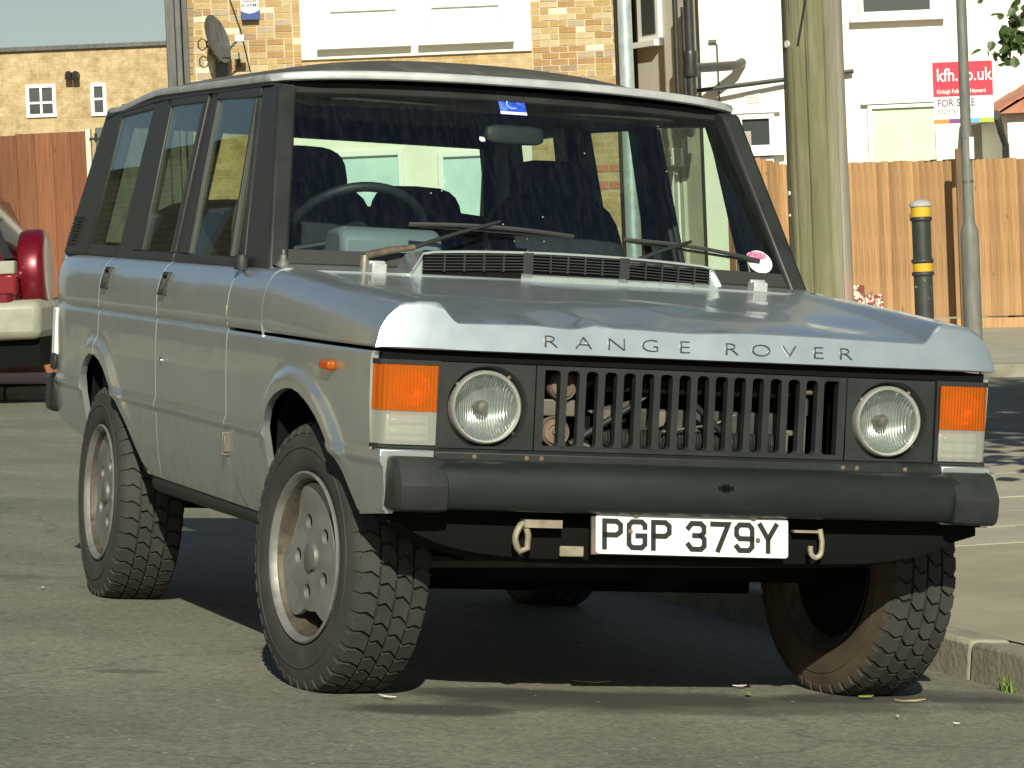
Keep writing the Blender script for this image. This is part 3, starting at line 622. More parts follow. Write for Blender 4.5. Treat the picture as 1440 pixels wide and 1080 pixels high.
# ------------------------------------------------------------------ fences
def wood(name, c0, c1, c2):
    m = noisy(name, [(.28, c0), (.5, c1), (.75, c2)], 3.0, 9, .8, bump=.35, bscale=9, stretch=(14, 14, .8))
    t = m.node_tree; N = t.nodes; L = t.links; b = N['Principled BSDF']; base = b.inputs['Base Color'].links[0].from_socket
    tc = N.new('ShaderNodeTexCoord'); oi = N.new('ShaderNodeObjectInfo')
    mp = N.new('ShaderNodeMapping'); mp.inputs['Scale'].default_value = (1, 1, .45); L.new(tc.outputs['Object'], mp.inputs[0])
    ad = N.new('ShaderNodeVectorMath'); ad.operation = 'ADD'; L.new(mp.outputs[0], ad.inputs[0])
    cm = N.new('ShaderNodeMath'); cm.operation = 'MULTIPLY'; cm.inputs[1].default_value = 37; L.new(oi.outputs['Random'], cm.inputs[0]); L.new(cm.outputs[0], ad.inputs[1])
    vo = N.new('ShaderNodeTexVoronoi'); vo.inputs['Scale'].default_value = 6.0; L.new(ad.outputs[0], vo.inputs['Vector'])
    mr = N.new('ShaderNodeMapRange'); mr.inputs['From Min'].default_value = .05; mr.inputs['From Max'].default_value = .12; mr.inputs['To Min'].default_value = .75; mr.inputs['To Max'].default_value = 0; L.new(vo.outputs['Distance'], mr.inputs['Value'])
    mx = N.new('ShaderNodeMix'); mx.data_type = 'RGBA'; L.new(mr.outputs[0], mx.inputs['Factor']); L.new(base, mx.inputs['A']); mx.inputs['B'].default_value = (*[v*.45 for v in c0], 1)
    hs = N.new('ShaderNodeHueSaturation'); mr2 = N.new('ShaderNodeMapRange'); mr2.inputs['To Min'].default_value = .68; mr2.inputs['To Max'].default_value = 1.18; L.new(oi.outputs['Random'], mr2.inputs['Value'])
    L.new(mr2.outputs[0], hs.inputs['Value']); L.new(mx.outputs['Result'], hs.inputs['Color']); L.new(hs.outputs[0], b.inputs['Base Color'])
    return m
M['wood'] = wood('fence_wood', (.27, .14, .056), (.37, .21, .092), (.46, .28, .135))
M['woodred'] = wood('stained_fence', (.15, .052, .020), (.20, .075, .030), (.25, .10, .042))
def fence(name, label, px0, px1, top_at, pitch, Y, mat, posts=True, gravel=True, tilt=.0):
    X0 = W(px0, 300, Y).x; X1 = W(px1, 300, Y).x
    root = empty(name, ((X0+X1)/2, Y, terrain((X0+X1)/2, Y)+.08), label, 'fence')
    n_ = int(round((X1-X0)/pitch)); p_ = (X1-X0)/n_; gh = .16 if gravel else 0.
    mesh_cache = {}
    for k in range(n_):
        x = X0+k*p_; zb = terrain(x, Y)+.07+gh; zt_ = top_at(x)+random.uniform(-.012, .006)
        mb = MB(); w2 = p_*1.06; tl = .012
        mb.prism([(0, -.002), (w2*.5, -.018), (w2, -.030), (w2, .004), (0, .004)], lambda q: (q[0], q[1], 0), lambda q: (q[0], q[1], zt_-zb))
        o = build(mb, 'board', mat); o.location = (x, Y, zb); into(root, o)
    if gravel:
        mb = MB(); za = terrain(X0, Y)+.05; zb2 = terrain(X1, Y)+.05
        mb.add([(X0, Y-.02, za), (X1, Y-.02, zb2), (X1, Y+.03, zb2), (X0, Y+.03, za), (X0, Y-.02, za+gh), (X1, Y-.02, zb2+gh), (X1, Y+.03, zb2+gh), (X0, Y+.03, za+gh)], [(0,3,2,1),(4,5,6,7),(0,1,5,4),(1,2,6,5),(2,3,7,6),(3,0,4,7)])
        into(root, build(mb, 'gravel_board', mat))
    for fr_ in (.2, .8):
        mb = MB(); zz = terrain(X0, Y)+.1+1.6*fr_; mb.box((X0, Y+.012, zz), (X1, Y+.05, zz+.09)); into(root, build(mb, 'rail', mat))
    return root
FY = 37.6
def top_line(pa, pb, Y):
    A = W(*pa, Y); B = W(*pb, Y); return lambda x: A.z+(B.z-A.z)*(x-A.x)/(B.x-A.x)
fence('board_fence', 'pale brown vertical board fence in front of the white house', 1190, 1990, top_line((1190, 228), (1440, 222), FY), .069, FY, M['wood'])
fence('board_fence', 'short weathered board fence panel between the concrete post and telegraph pole', 1062, 1188, top_line((1062, 222), (1104, 232), FY+.1), .072, FY+.1, M['wood'], gravel=False)
q = R4(1027, 188, 1046, 460, FY); rp = empty('fence_panel', ((q[0]+q[1])/2, FY+.3, terrain(q[0], FY)+.1), 'narrow red brown fence panel beside a concrete post', 'fence')
for k in range(2):
    mb = MB(); w = (q[1]-q[0])/2; mb.box((q[0]+k*w, FY+.28, terrain(q[0], FY)+.08), (q[0]+(k+1)*w-.006, FY+.31, q[3]+.01*k)); into(rp, build(mb, 'board', M['woodred']))
q = R4(1047, 185, 1061, 460, FY); mb = MB(); mb.box((q[0], FY-.06, terrain(q[0], FY)+.04), (q[1], FY+.08, q[3])); tag(build(mb, 'concrete_post', M['slab'], bevel=.012), 'pale concrete fence post beside the red brown panel', 'post')
LFY = 31.0
fence('garden_fence', 'tall dark reddish brown garden fence behind the red car', -330, 128, top_line((0, 190), (128, 182), LFY), .165, LFY, M['woodred'], gravel=False)
q = R4(127, 182, 134, 460, LFY); mb = MB(); mb.box((q[0], LFY-.05, 0), (q[1], LFY+.05, q[3])); gp = tag(build(mb, 'gate_post', M['beige']), 'slim pale post with a black hinge at the end of the red brown fence', 'post')
q = W(138, 195, LFY-.06); mb = MB(); mb.tube([(q.x-.08, q.y, q.z), (q.x+.06, q.y, q.z), (q.x+.06, q.y, q.z+.06)], .012, 6); mb.tube([(q.x-.02, q.y, q.z-.03), (q.x-.02, q.y, q.z+.05)], .015, 6); build(mb, 'hinge', M['pipe'], gp)
q = R4(138, 180, 152, 300, LFY+.6); mb = MB(); mb.box((q[0], LFY+.5, 0), (q[1]+.6, LFY+.7, q[3])); tag(build(mb, 'dark_gap_filler', M['leadgrey'], bevel=.01), 'dark grey sheet filling the dark gap behind the pale gate post', 'gate')  # dark sheet added to stand in for the shaded gap

# ------------------------------------------------------------------ poles, bollard, sign
def polewood():
    m = noisy('pole_wood', [(.25, (.085, .075, .042)), (.5, (.17, .155, .095)), (.75, (.28, .26, .175))], 2.4, 10, .88, bump=.5, bscale=10, stretch=(7, 7, .7), nrough=.7)
    t = m.node_tree; N = t.nodes; L = t.links; b = N['Principled BSDF']; base = b.inputs['Base Color'].links[0].from_socket; tc = N.new('ShaderNodeTexCoord')
    # green algae
    nz = N.new('ShaderNodeTexNoise'); nz.inputs['Scale'].default_value = 2.0; nz.inputs['Detail'].default_value = 5; L.new(tc.outputs['Object'], nz.inputs['Vector'])
    mr = N.new('ShaderNodeMapRange'); mr.inputs['From Min'].default_value = .35; mr.inputs['From Max'].default_value = .65; mr.inputs['To Max'].default_value = .6; L.new(nz.outputs['Fac'], mr.inputs['Value'])
    # algae thins out towards the pale right flank
    sp = N.new('ShaderNodeSeparateXYZ'); L.new(tc.outputs['Object'], sp.inputs[0])
    m2 = N.new('ShaderNodeMapRange'); m2.inputs['From Min'].default_value = .10; m2.inputs['From Max'].default_value = .03; L.new(sp.outputs['X'], m2.inputs['Value'])
    mu = N.new('ShaderNodeMath'); mu.operation = 'MULTIPLY'; L.new(mr.outputs[0], mu.inputs[0]); L.new(m2.outputs[0], mu.inputs[1])
    mx = N.new('ShaderNodeMix'); mx.data_type = 'RGBA'; L.new(mu.outputs[0], mx.inputs['Factor']); L.new(base, mx.inputs['A']); mx.inputs['B'].default_value = (.125, .128, .05, 1)
    # traces of red paint on the right flank
    n3 = N.new('ShaderNodeTexNoise'); n3.inputs['Scale'].default_value = 6; n3.inputs['Detail'].default_value = 6; L.new(tc.outputs['Object'], n3.inputs['Vector'])
    a = N.new('ShaderNodeMapRange'); a.inputs['From Min'].default_value = .54; a.inputs['From Max'].default_value = .66; a.inputs['To Max'].default_value = .55; L.new(n3.outputs['Fac'], a.inputs['Value'])
    m4 = N.new('ShaderNodeMapRange'); m4.inputs['From Min'].default_value = .085; m4.inputs['From Max'].default_value = .12; L.new(sp.outputs['X'], m4.inputs['Value'])
    a.inputs['From Min'].default_value = .50; a.inputs['To Max'].default_value = .7
    m5 = N.new('ShaderNodeMath'); m5.operation = 'MULTIPLY'; L.new(a.outputs[0], m5.inputs[0]); L.new(m4.outputs[0], m5.inputs[1])
    x2 = N.new('ShaderNodeMix'); x2.data_type = 'RGBA'; L.new(m5.outputs[0], x2.inputs['Factor']); L.new(mx.outputs['Result'], x2.inputs['A']); x2.inputs['B'].default_value = (.55, .16, .14, 1)
    # right flank pale like its lit side, put into the colour; dark vertical drying cracks
    m6 = N.new('ShaderNodeMapRange'); m6.inputs['From Min'].default_value = .04; m6.inputs['From Max'].default_value = .095; m6.inputs['To Max'].default_value = .55; L.new(sp.outputs['X'], m6.inputs['Value'])
    x3 = N.new('ShaderNodeMix'); x3.data_type = 'RGBA'; L.new(m6.outputs[0], x3.inputs['Factor']); L.new(x2.outputs['Result'], x3.inputs['A']); x3.inputs['B'].default_value = (.37, .34, .285, 1)
    mp = N.new('ShaderNodeMapping'); mp.inputs['Scale'].default_value = (26, 26, .55); L.new(tc.outputs['Object'], mp.inputs[0])
    n7 = N.new('ShaderNodeTexNoise'); n7.inputs['Scale'].default_value = 1.6; n7.inputs['Detail'].default_value = 4; L.new(mp.outputs[0], n7.inputs['Vector'])
    r7 = N.new('ShaderNodeMapRange'); r7.inputs['From Min'].default_value = .36; r7.inputs['From Max'].default_value = .30; r7.inputs['To Max'].default_value = .8; L.new(n7.outputs['Fac'], r7.inputs['Value'])
    x4 = N.new('ShaderNodeMix'); x4.data_type = 'RGBA'; L.new(r7.outputs[0], x4.inputs['Factor']); L.new(x3.outputs['Result'], x4.inputs['A']); x4.inputs['B'].default_value = (.03, .026, .017, 1)
    L.new(x4.outputs['Result'], b.inputs['Base Color']); return m
M['pole'] = polewood()
PY = 16.0; q = W(1152, 300, PY); zb = terrain(q.x, PY)+.10; r0 = 43.5*PY/FPX
pole = empty('telegraph_pole', (q.x, PY, zb), 'thick green stained wooden telegraph pole with long cracks', 'pole')
ztop = 8.0; nseg = 90; nh = 26; mb = MB()
cracks = [(-1.95, .014, -1), (-1.25, .010, 9), (-2.45, .008, 9), (-.75, .007, 9)]      # angle, depth
for j in range(nh+1):
    z = (ztop-zb)*j/nh-.1; rr_ = r0*(1.012-.018*z)
    for k in range(nseg):
        an = 2*pi*k/nseg; d = 0
        for (ca, cd, _) in cracks:
            da = abs((an-2*pi if an > pi else an)-(ca+.02*sin(z*2.1+ca*5)))
            if da < .05: d = max(d, cd*(1-da/.05))
        d += .002*sin(an*9+z*1.3)+.002*sin(an*5-z*.7)
        mb.v.append(((rr_-d)*cos(an), (rr_-d)*sin(an), z))
for j in range(nh):
    for k in range(nseg): mb.f.append((j*nseg+k, j*nseg+(k+1) % nseg, (j+1)*nseg+(k+1) % nseg, (j+1)*nseg+k))
mb.f.append(tuple(range(nh*nseg, nh*nseg+nseg)))
build(mb, 'shaft', M['pole'], pole, smooth=45)
M['white'] = noisy('worn_white', [(.3, (.55, .55, .52)), (.7, (.72, .72, .69))], 20, 5, .6)
def on_pole(px, py):
    d = ray(px, py); c = Vector((q.x, PY)); o2 = Vector((CAM.x, CAM.y)); dd = Vector((d.x, d.y)); oc = o2-c
    a_ = dd.dot(dd); b_ = 2*oc.dot(dd); c_ = oc.dot(oc)-(r0*1.0)**2; disc = b_*b_-4*a_*c_
    t = (-b_-sqrt(max(0, disc)))/(2*a_); return CAM+d*t
for (px_, py_, rr_) in ((1107, 62, .017), (1110, 272, .011), (1111, 303, .006)):
    P_ = on_pole(px_, py_); nn = (Vector((P_.x-q.x, P_.y-PY, 0))).normalized(); mb = MB(); mb.lathe([(.0001, .006), (rr_, .006), (rr_, -.01)], 12, Matrix.Translation(P_) @ nn.to_track_quat('Z', 'Y').to_matrix().to_4x4()); into(pole, build(mb, 'tag_plate', M['white']))
P1 = on_pole(1137, -30); P2 = on_pole(1122, 62); mb = MB(); mb.tube([P1+Vector((0, -.01, 0)), (P1+P2)/2+Vector((0, -.015, 0)), P2+Vector((0, -.006, 0))], .006, 6); into(pole, build(mb, 'loose_wire', M['pipe'], smooth=40))

# grey street lamp columns
def column(name, label, px, Y, w0, w1, pysw, mat, top=7.5):
    q = W(px, 300, Y); zb = terrain(q.x, Y)+.09; root = empty(name, (q.x, Y, zb), label, 'lamp post')
    mb = MB(); prof = []
    zs = W(px, pysw, Y).z if pysw else zb+1.2
    prof = [(w1, -.1), (w1, zs-zb-.12), (w1*.98, zs-zb-.02), (w0*1.06, zs-zb+.06), (w0, zs-zb+.12), (w0*.86, top)]
    mb.lathe(prof, 20); build(mb, 'shaft', mat, root, smooth=35)
    mb = MB(); mb.tube([(0, 0, top-.05), (0, -.2, top+.5), (0, -1.0, top+.8)], [w0*.8, w0*.7, w0*.6], 10); build(mb, 'arm', mat, root, smooth=40)
    mb = MB(); mb.box((-.14, -1.75, top+.72), (.14, -1.0, top+.88)); build(mb, 'lantern', mat, root, bevel=.04)
    mb = MB(); mb.lathe([(w1*1.03, .95*(zs-zb)*.25), (w1*1.03, .95*(zs-zb)*.25+.02)], 20); build(mb, 'door_band', mat, root)
    return root
M['galv'] = noisy('galvanised_steel', [(.3, (.34, .40, .42)), (.7, (.50, .56, .58))], 9, 4, .45, metal=.35)
M['postgrey'] = noisy('post_grey', [(.3, (.10, .105, .09)), (.7, (.19, .19, .165))], 6, 6, .6, stretch=(3, 3, .6))
SY = 30.5; lp = column('street_lamp', 'slim grey lamp post with thicker base in front of the for sale board', 1362.5, SY, 7.6*SY/FPX, 13*SY/FPX, 322, M['postgrey'])
gpost = column('street_lamp', 'pale blue galvanised lamp column before the brick house', 889.5, 40.5, 11*40.5/FPX, 12*40.5/FPX, 420, M['galv'], 5.2)
# bands and small stickers on the grey post
for (py_, h_) in ((255, .012), (186, .05)):
    z = W(1362, py_, SY).z-lp.location.z; mb = MB(); r_ = 7.9*SY/FPX; mb.lathe([(r_, -h_), (r_+.003, -h_), (r_+.003, h_), (r_, h_)], 18, Matrix.Translation((0, 0, z))); build(mb, 'band', M['steel'] if h_ < .02 else M['postgrey'], lp)
st = MB(); P_ = W(1366, 208, SY-7.7*SY/FPX); st.box((P_.x-.02, P_.y-.012, P_.z-.10), (P_.x+.022, P_.y+.02, P_.z+.10)); into(lp, build(st, 'sticker', M['white']))
# bollard
BY = 30.0; q = W(1297, 360, BY); zb = terrain(q.x, BY)+.09; s_ = BY/FPX
bo = empty('bollard', (q.x, BY, zb), 'black bollard with two yellow bands and grey domed cap', 'bollard')
M['bollard'] = noisy('bollard_black', [(.3, (.02, .024, .02)), (.62, (.04, .045, .037)), (.66, (.05, .055, .045)), (.68, (.42, .42, .40))], 9, 7, .5)
M['yellow'] = noisy('bollard_yellow', [(.3, (.55, .32, .012)), (.7, (.66, .42, .03))], 9, 4, .5)
M['capgrey'] = noisy('cap_grey', [(.3, (.28, .29, .28)), (.7, (.42, .43, .41))], 20, 4, .7)
def zz_(py_): return W(1297, py_, BY).z-zb
R_ = 13.4*s_
mb = MB(); mb.lathe([(R_*1.02, -.1), (R_, .05), (R_, zz_(292)), (R_*.9, zz_(291))], 28); build(mb, 'post', M['bollard'], bo, smooth=40)
for pc in (308, 367, 385):
    z = zz_(pc); mb = MB(); mb.lathe([(R_*1.0, z-.022), (R_*1.14, z-.016), (R_*1.20, z), (R_*1.14, z+.016), (R_*1.0, z+.022)], 28); build(mb, 'ring', M['bollard'], bo, smooth=60)
for (pa, pb) in ((305, 291), (382, 370)):
    mb = MB(); mb.lathe([(R_*1.0, zz_(pa)), (R_*1.03, zz_(pa)), (R_*1.03, zz_(pb)), (R_*1.0, zz_(pb))], 28); build(mb, 'yellow_band', M['yellow'], bo, smooth=40)
mb = MB(); z = zz_(291); mb.lathe([(R_*1.0, z), (R_*1.16, z+.004), (R_*1.2, z+.018), (R_*1.12, z+.034), (R_*.7, z+.058), (R_*.3, z+.066), (.0001, z+.067)], 28); build(mb, 'cap', M['capgrey'], bo, smooth=50)
# estate agent's board on its own post
GY = 36.9; x0, x1, z0, z1 = R4(1312, 87, 1395.5, 173, GY); cx = (x0+x1)/2; wd = x1-x0
sg = empty('for_sale_board', (W(1349, 400, GY).x, GY, terrain(cx, GY)+.09), 'red and white for sale board with coloured stripe on a brown post', 'sign')
M['signred'] = principled('sign_red', (.60, .012, .045), .45); M['signwhite'] = principled('sign_white', (.84, .83, .76), .45); M['lilac'] = principled('sign_purple', (.16, .05, .12), .5)
SG = Matrix.Rotation(radians(-1.0), 4, 'Y')
mb = MB(); mb.box((x0, GY-.04, z0), (x1, GY-.02, z1)); into(sg, build(mb, 'panel', M['signwhite']))
mb = MB(); mb.box((x0, GY-.044, z0+(z1-z0)*.44), (x1, GY-.039, z1)); into(sg, build(mb, 'red_field', M['signred']))
for k, c in enumerate([(.60, .22, .03), (.16, .04, .2), (.12, .35, .55), (.34, .42, .05)]):
    mm = principled('stripe_%d' % k, c, .5); mb = MB(); w_ = wd/4; mb.box((x0+k*w_, GY-.0435, z0), (x0+(k+1)*w_, GY-.039, z0+(z1-z0)*.075)); into(sg, build(mb, 'stripe', mm))
def sign_text(s_, size, fx, fz, mat, bold=0., sx=1.):
    me = text_mesh(s_, size, bold, sx, .0008, 'LEFT'); o = link('lettering', me, mat); o.matrix_world = flat_frame((x0+wd*fx, GY-.0452, z0+(z1-z0)*fz), (1, 0, 0), (0, 0, 1)); into(sg, o)
sign_text('kfh.co.uk', .20, .055, .78, M['signwhite'], .0015, .84)
sign_text('Kinleigh Folkard & Hayward', .068, .055, .52, M['signwhite'], .0003, .70)
sign_text('FOR SALE', .115, .055, .33, M['lilac'], .0015, .85)
sign_text('020 3761 1400', .072, .065, .19, M['lilac'], .0, .85)
M['brownpost'] = noisy('brown_post', [(.3, (.10, .055, .03)), (.7, (.18, .105, .06))], 5, 5, .8, stretch=(5, 5, .5))
px_ = W(1350, 250, GY).x; mb = MB(); mb.box((px_-.04, GY-.018, terrain(px_, GY)), (px_+.04, GY+.05, W(1350, 209, GY).z)); into(sg, build(mb, 'post', M['brownpost']))
mb = MB(); mb.box((cx-.02, GY-.015, W(1350, 215, GY).z), (cx+.02, GY+.02, z1-.05)); into(sg, build(mb, 'backing_strip', M['brownpost']))
# stub of broken painted brickwork behind the bonnet
M['redflake'] = noisy('flaking_red_paint', [(.42, (.20, .045, .035)), (.5, (.26, .07, .05)), (.54, (.62, .56, .47)), (.8, (.7, .65, .55))], 16, 6, .85, bump=.5)
QY = 27.5; rt = empty('low_brick_stub', W(1215, 440, QY), 'stub of low brick wall with flaking red and white paint', 'wall'); rt.location.z = terrain(rt.location.x, QY)
for (a, b, c) in ((1194, 1215, 400), (1216, 1241, 413)):
    x0, x1, z0, z1 = R4(a, c, b, 470, QY); nb = 5; hh = (z1-terrain(x0, QY))/nb
    for k in range(nb):
        mb = MB(); zz = terrain(x0, QY)+k*hh; mb.box((x0, QY-.1, zz), (x1, QY+.1, zz+hh-.006)); into(rt, build(mb, 'brick', M['redflake'], bevel=.006))

# ================================================================== THE SILVER CAR (car frame)
car = D.objects.new('parked_car', None); COL.objects.link(car); car.matrix_world = CARM
tag(car, 'silver boxy four door off-road car with dented bonnet parked at the kerb', 'car')
PITCHB = .0145
def bp(v): return (v[0], v[1], v[2]+PITCHB*v[1])
def cbuild(mb, name, mat, parent=None, smooth=None, bevel=None, clean=False, pitch=True):
    if pitch: mb.v = [bp(v) for v in mb.v]
    return build(mb, name, mat, parent or car, smooth, bevel, clean)
LOWP = [(.36, .80), (.40, .832), (.45, .848), (.52, .861), (.60, .869), (.640, .872), (.650, .879), (.658, .8815), (.668, .8795), (.680, .8745), (.72, .877), (.80, .881), (.88, .883), (.915, .882), (.926, .878)]
UPP = [(.934, .876), (.942, .8825), (.96, .885), (1.0, .885), (1.03, .882), (1.06, .875), (1.085, .863), (1.10, .852), (1.110, .838), (1.117, .818)]
PROF = LOWP+UPP
def plan_dx(y):
    d = 0
    if y < -.1: d -= .022*((-.1-y)/.5)**1.8
    if y > 3.0: d -= .035*((y-3.0)/.48)**2.4
    return d
def hw(y, z): return interp(PROF, z)+plan_dx(y)
ARCH_F = [(-.455, .508), (-.41, .545), (-.361, .586), (-.305, .635), (-.253, .681), (-.21, .712), (-.166, .737), (-.11, .760), (-.063, .775), (0, .790), (.06, .797), (.12, .796), (.175, .788), (.24, .773), (.30, .750), (.338, .722), (.358, .690), (.366, .600), (.368, .425)]
ARCH_R = [(1.95, .430), (2.042, .488), (2.11, .533), (2.181, .579), (2.25, .620), (2.315, .653), (2.386, .705), (2.44, .738), (2.509, .764), (2.58, .778), (2.664, .778), (2.72, .762), (2.771, .734), (2.795, .700), (2.803, .642), (2.806, .550), (2.808, .472)]
def arch_dist(arch, y, z):
    best = 9
    for (a, b), (c, d) in zip(arch, arch[1:]):
        dx, dz = c-a, d-b; t = max(0, min(1, ((y-a)*dx+(z-b)*dz)/(dx*dx+dz*dz))); best = min(best, (y-a-t*dx)**2+(z-b-t*dz)**2)
    return sqrt(best)
def lip(y, z):
    d = min(arch_dist(ARCH_F, y, z) if y < .6 else 9, arch_dist(ARCH_R, y, z) if y > 1.7 else 9)
    if d > .062: return 0
    return .017*(1-sstep(.036, .062, d))*(sstep(.60, .67, z) if y < .1 or 2.6 < y else sstep(.50, .72, z))
def frange(a, b, st):
    n = max(1, int(round((b-a)/st))); return [a+(b-a)*k/n for k in range(n+1)]
def side_panel(name, parent, side, y0, y1, zb, zt, mat, ystep=.016, extra_y=(), zset=None, flange=.020, skew=None, yedge0=None, yedge1=None):
    """panel of the car's side: columns along y from zb(y) to zt(y), bent to the side profile, with inward flange"""
    ysl = sorted(set([round(v, 5) for v in frange(y0, y1, ystep)]+[v for v in extra_y if y0 < v < y1]))
    zz = zset or sorted(set([p[0] for p in PROF]+[round(.36+.018*k, 4) for k in range(44)]))
    mb = MB(); rows = []
    for y in ysl:
        b, t = zb(y), zt(y); colv = []
        for z in [b]+[v for v in zz if True]+[t]:
            zc = min(max(z, b), t); yy = y
            if yedge0: yy = yedge0(zc) if y == ysl[0] else max(yy, yedge0(zc))
            if yedge1: yy = yedge1(zc) if y == ysl[-1] else min(yy, yedge1(zc))
            colv.append((side*(hw(yy, zc)+lip(yy, zc)), yy, zc))
        colv = [colv[0]]+sorted(colv[1:-1], key=lambda q: q[2])+[colv[-1]]
        rows.append(colv)
    n = len(rows[0])
    base = 0
    for c in rows: mb.v += c
    for j in range(len(rows)-1):
        for i in range(n-1): mb.f.append((j*n+i, j*n+i+1, (j+1)*n+i+1, (j+1)*n+i))
    # inward flanges round the edge
    edge = [j*n for j in range(len(rows))]+[(len(rows)-1)*n+i for i in range(1, n)]+[j*n+n-1 for j in range(len(rows)-2, -1, -1)]+[i for i in range(n-2, 0, -1)]
    s0 = len(mb.v)
    for k in edge:
        x, y, z = mb.v[k]; mb.v.append((x-side*flange, y, z))
    m_ = len(edge)
    for k in range(m_): mb.f.append((edge[k], edge[(k+1) % m_], s0+(k+1) % m_, s0+k))
    return cbuild(mb, name, mat, parent, smooth=38, clean=True)
CRZ = .926                          # top of the lower panels; the crease runs just above
GAP = .0055
def f_arch(y): return interp(ARCH_F, y) if -.455 <= y <= .368 else (.508+.017*min(1, (-.455-y)/.18) if y < -.455 else .425)
def r_arch(y): return interp(ARCH_R, y) if 1.95 <= y <= 2.808 else .425
def quarter_bottom(y): return r_arch(y) if y < 2.808 else .472+(.535-.472)*min(1, (y-2.808)/.62)
archy_f = [p[0] for p in ARCH_F]+[.3595, .3665, .3685]; archy_r = [p[0] for p in ARCH_R]
def door_front_edge(z): return .838 if z > .60 else .838-.17*((.60-z)/.18)**1.7
SHUT = 1.735
def bdoor(z): return SHUT
doors = {}
for side in (-1, 1):
    wing = side_panel('front_wing', car, side, -.636, .838-GAP, f_arch, lambda y: CRZ, M['paint'], extra_y=archy_f, yedge0=lambda z: -.636 if z < .674 else -.548, yedge1=lambda z: door_front_edge(z)-GAP)
    side_panel('scuttle_side', car, side, .452, .838-GAP, lambda y: .936, lambda y: 1.117, M['paint'])
    d1 = side_panel('front_door', car, side, .838+GAP, SHUT-GAP, lambda y: .425, lambda y: 1.117, M['paint'], yedge0=lambda z: door_front_edge(z)+GAP)
    def rdz(y): return r_arch(y)
    d2 = side_panel('rear_door', car, side, SHUT+GAP, 2.595-GAP, rdz, lambda y: 1.117, M['paint'], extra_y=archy_r)
    qp = side_panel('rear_quarter_panel', car, side, 2.595+GAP, 3.435, quarter_bottom, lambda y: 1.117, M['paint'], extra_y=archy_r)
    doors[side] = (d1, d2, wing, qp)
    # dark body structure visible in the shut lines
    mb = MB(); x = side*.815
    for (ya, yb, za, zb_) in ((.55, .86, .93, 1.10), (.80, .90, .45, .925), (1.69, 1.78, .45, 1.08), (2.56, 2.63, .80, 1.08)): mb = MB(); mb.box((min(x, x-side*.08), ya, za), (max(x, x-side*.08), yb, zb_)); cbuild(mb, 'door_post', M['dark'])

    # inner wheel wells
    for (arch, yc) in ((ARCH_F, 0), (ARCH_R, 2.54)):
        mb = MB(); xo, xi = side*.850, side*.50
        for (y, z) in arch: mb.v += [(xo, y, z+.004), (xi, y, z+.04)]
        mb.f = [(2*k, 2*k+2, 2*k+3, 2*k+1) for k in range(len(arch)-1)]
        n0 = len(mb.v); mb.v += [(xi, arch[0][0]+.05, .50), (xi, arch[-1][0]-.05, .50)]
        mb.f.append(tuple([2*k+1 for k in range(len(arch))]+[n0+1, n0])); cbuild(mb, 'wheel_well', M['dark'])
    # black sill tube under the doors
    mb = MB(); mb.tube([(side*.775, .36, .425), (side*.80, .40, .415), (side*.80, 1.2, .410), (side*.80, 1.90, .405), (side*.77, 1.95, .405)], [.030, .036, .038, .036, .030], 12); cbuild(mb, 'sill', M['plastic'], smooth=50)
    # door handles
    for dr, (ya, yb) in zip((d1, d2), ((1.615, 1.685), (2.46, 2.53))):
        xo = side*.885; mb = MB(); z0, z1 = 1.005, 1.078
        def hx(z): return side*(hw(1.6, z)+.004)
        pa = [(ya, z0), (yb, z0), (yb, z1), (ya, z1)]
        for (a, b) in (((ya, z0), (ya+.012, z1)), ((yb-.012, z0), (yb, z1)), ((ya+.012, z0), (yb-.012, z0+.012)), ((ya+.012, z1-.012), (yb-.012, z1))):
            pts = [(a[0], a[1]), (b[0], a[1]), (b[0], b[1]), (a[0], b[1])]
            mb.prism(pts, lambda p: (hx(p[1])+side*.010, p[0], p[1]), lambda p: (hx(p[1])-side*.02, p[0], p[1]))
        h = cbuild(mb, 'door_handle', M['plastic'], dr, bevel=.003)
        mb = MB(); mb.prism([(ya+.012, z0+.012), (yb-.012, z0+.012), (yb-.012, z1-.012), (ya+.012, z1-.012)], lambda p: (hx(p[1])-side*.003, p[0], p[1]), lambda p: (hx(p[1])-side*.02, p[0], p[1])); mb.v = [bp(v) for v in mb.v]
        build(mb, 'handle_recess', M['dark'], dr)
        mb = MB(); mb.prism([(ya+.014, z0+.02), (ya+.034, z0+.014), (ya+.034, z1-.02), (ya+.014, z1-.03)], lambda p: (hx(p[1])+side*.006, p[0], p[1]), lambda p: (hx(p[1])-side*.004, p[0], p[1])); mb.v = [bp(v) for v in mb.v]
        build(mb, 'handle_lever', M['steel'], dr, bevel=.002)
    # lock barrel, hinges, repeater lamp
    z = .80; mb = MB(); mb.lathe([(.0001, .006), (.011, .005), (.012, -.004)], 12, Matrix.Translation((side*(hw(1.66, z)), 1.655, z)) @ Matrix.Rotation(side*pi/2, 4, 'Y')); cbuild(mb, 'lock', M['chrome'], d1, smooth=40)
    for (y, za, zb_) in ((.828, .570, .622), (.845, .962, .990)):
        mb = MB(); xx = hw(y, .62)
        mb.box((min(side*(xx-.01), side*(xx+.014)), y-.0085, za), (max(side*(xx-.01), side*(xx+.010)), y+.0085, zb_)); mb.box((min(side*(xx-.01), side*(xx+.019)), y-.004, za-.010), (max(side*(xx-.01), side*(xx+.013)), y+.004, zb_+.010)); cbuild(mb, 'hinge', M['steel'], d1, bevel=.004)
    y = -.245; z = .876; xx = hw(y, z); mb = MB(); mb.box((min(side*(xx-.005), side*(xx+.022)), y-.045, z-.013), (max(side*(xx-.005), side*(xx+.022)), y+.045, z+.013)); cbuild(mb, 'side_repeater', M['amber'], wing, bevel=.008)
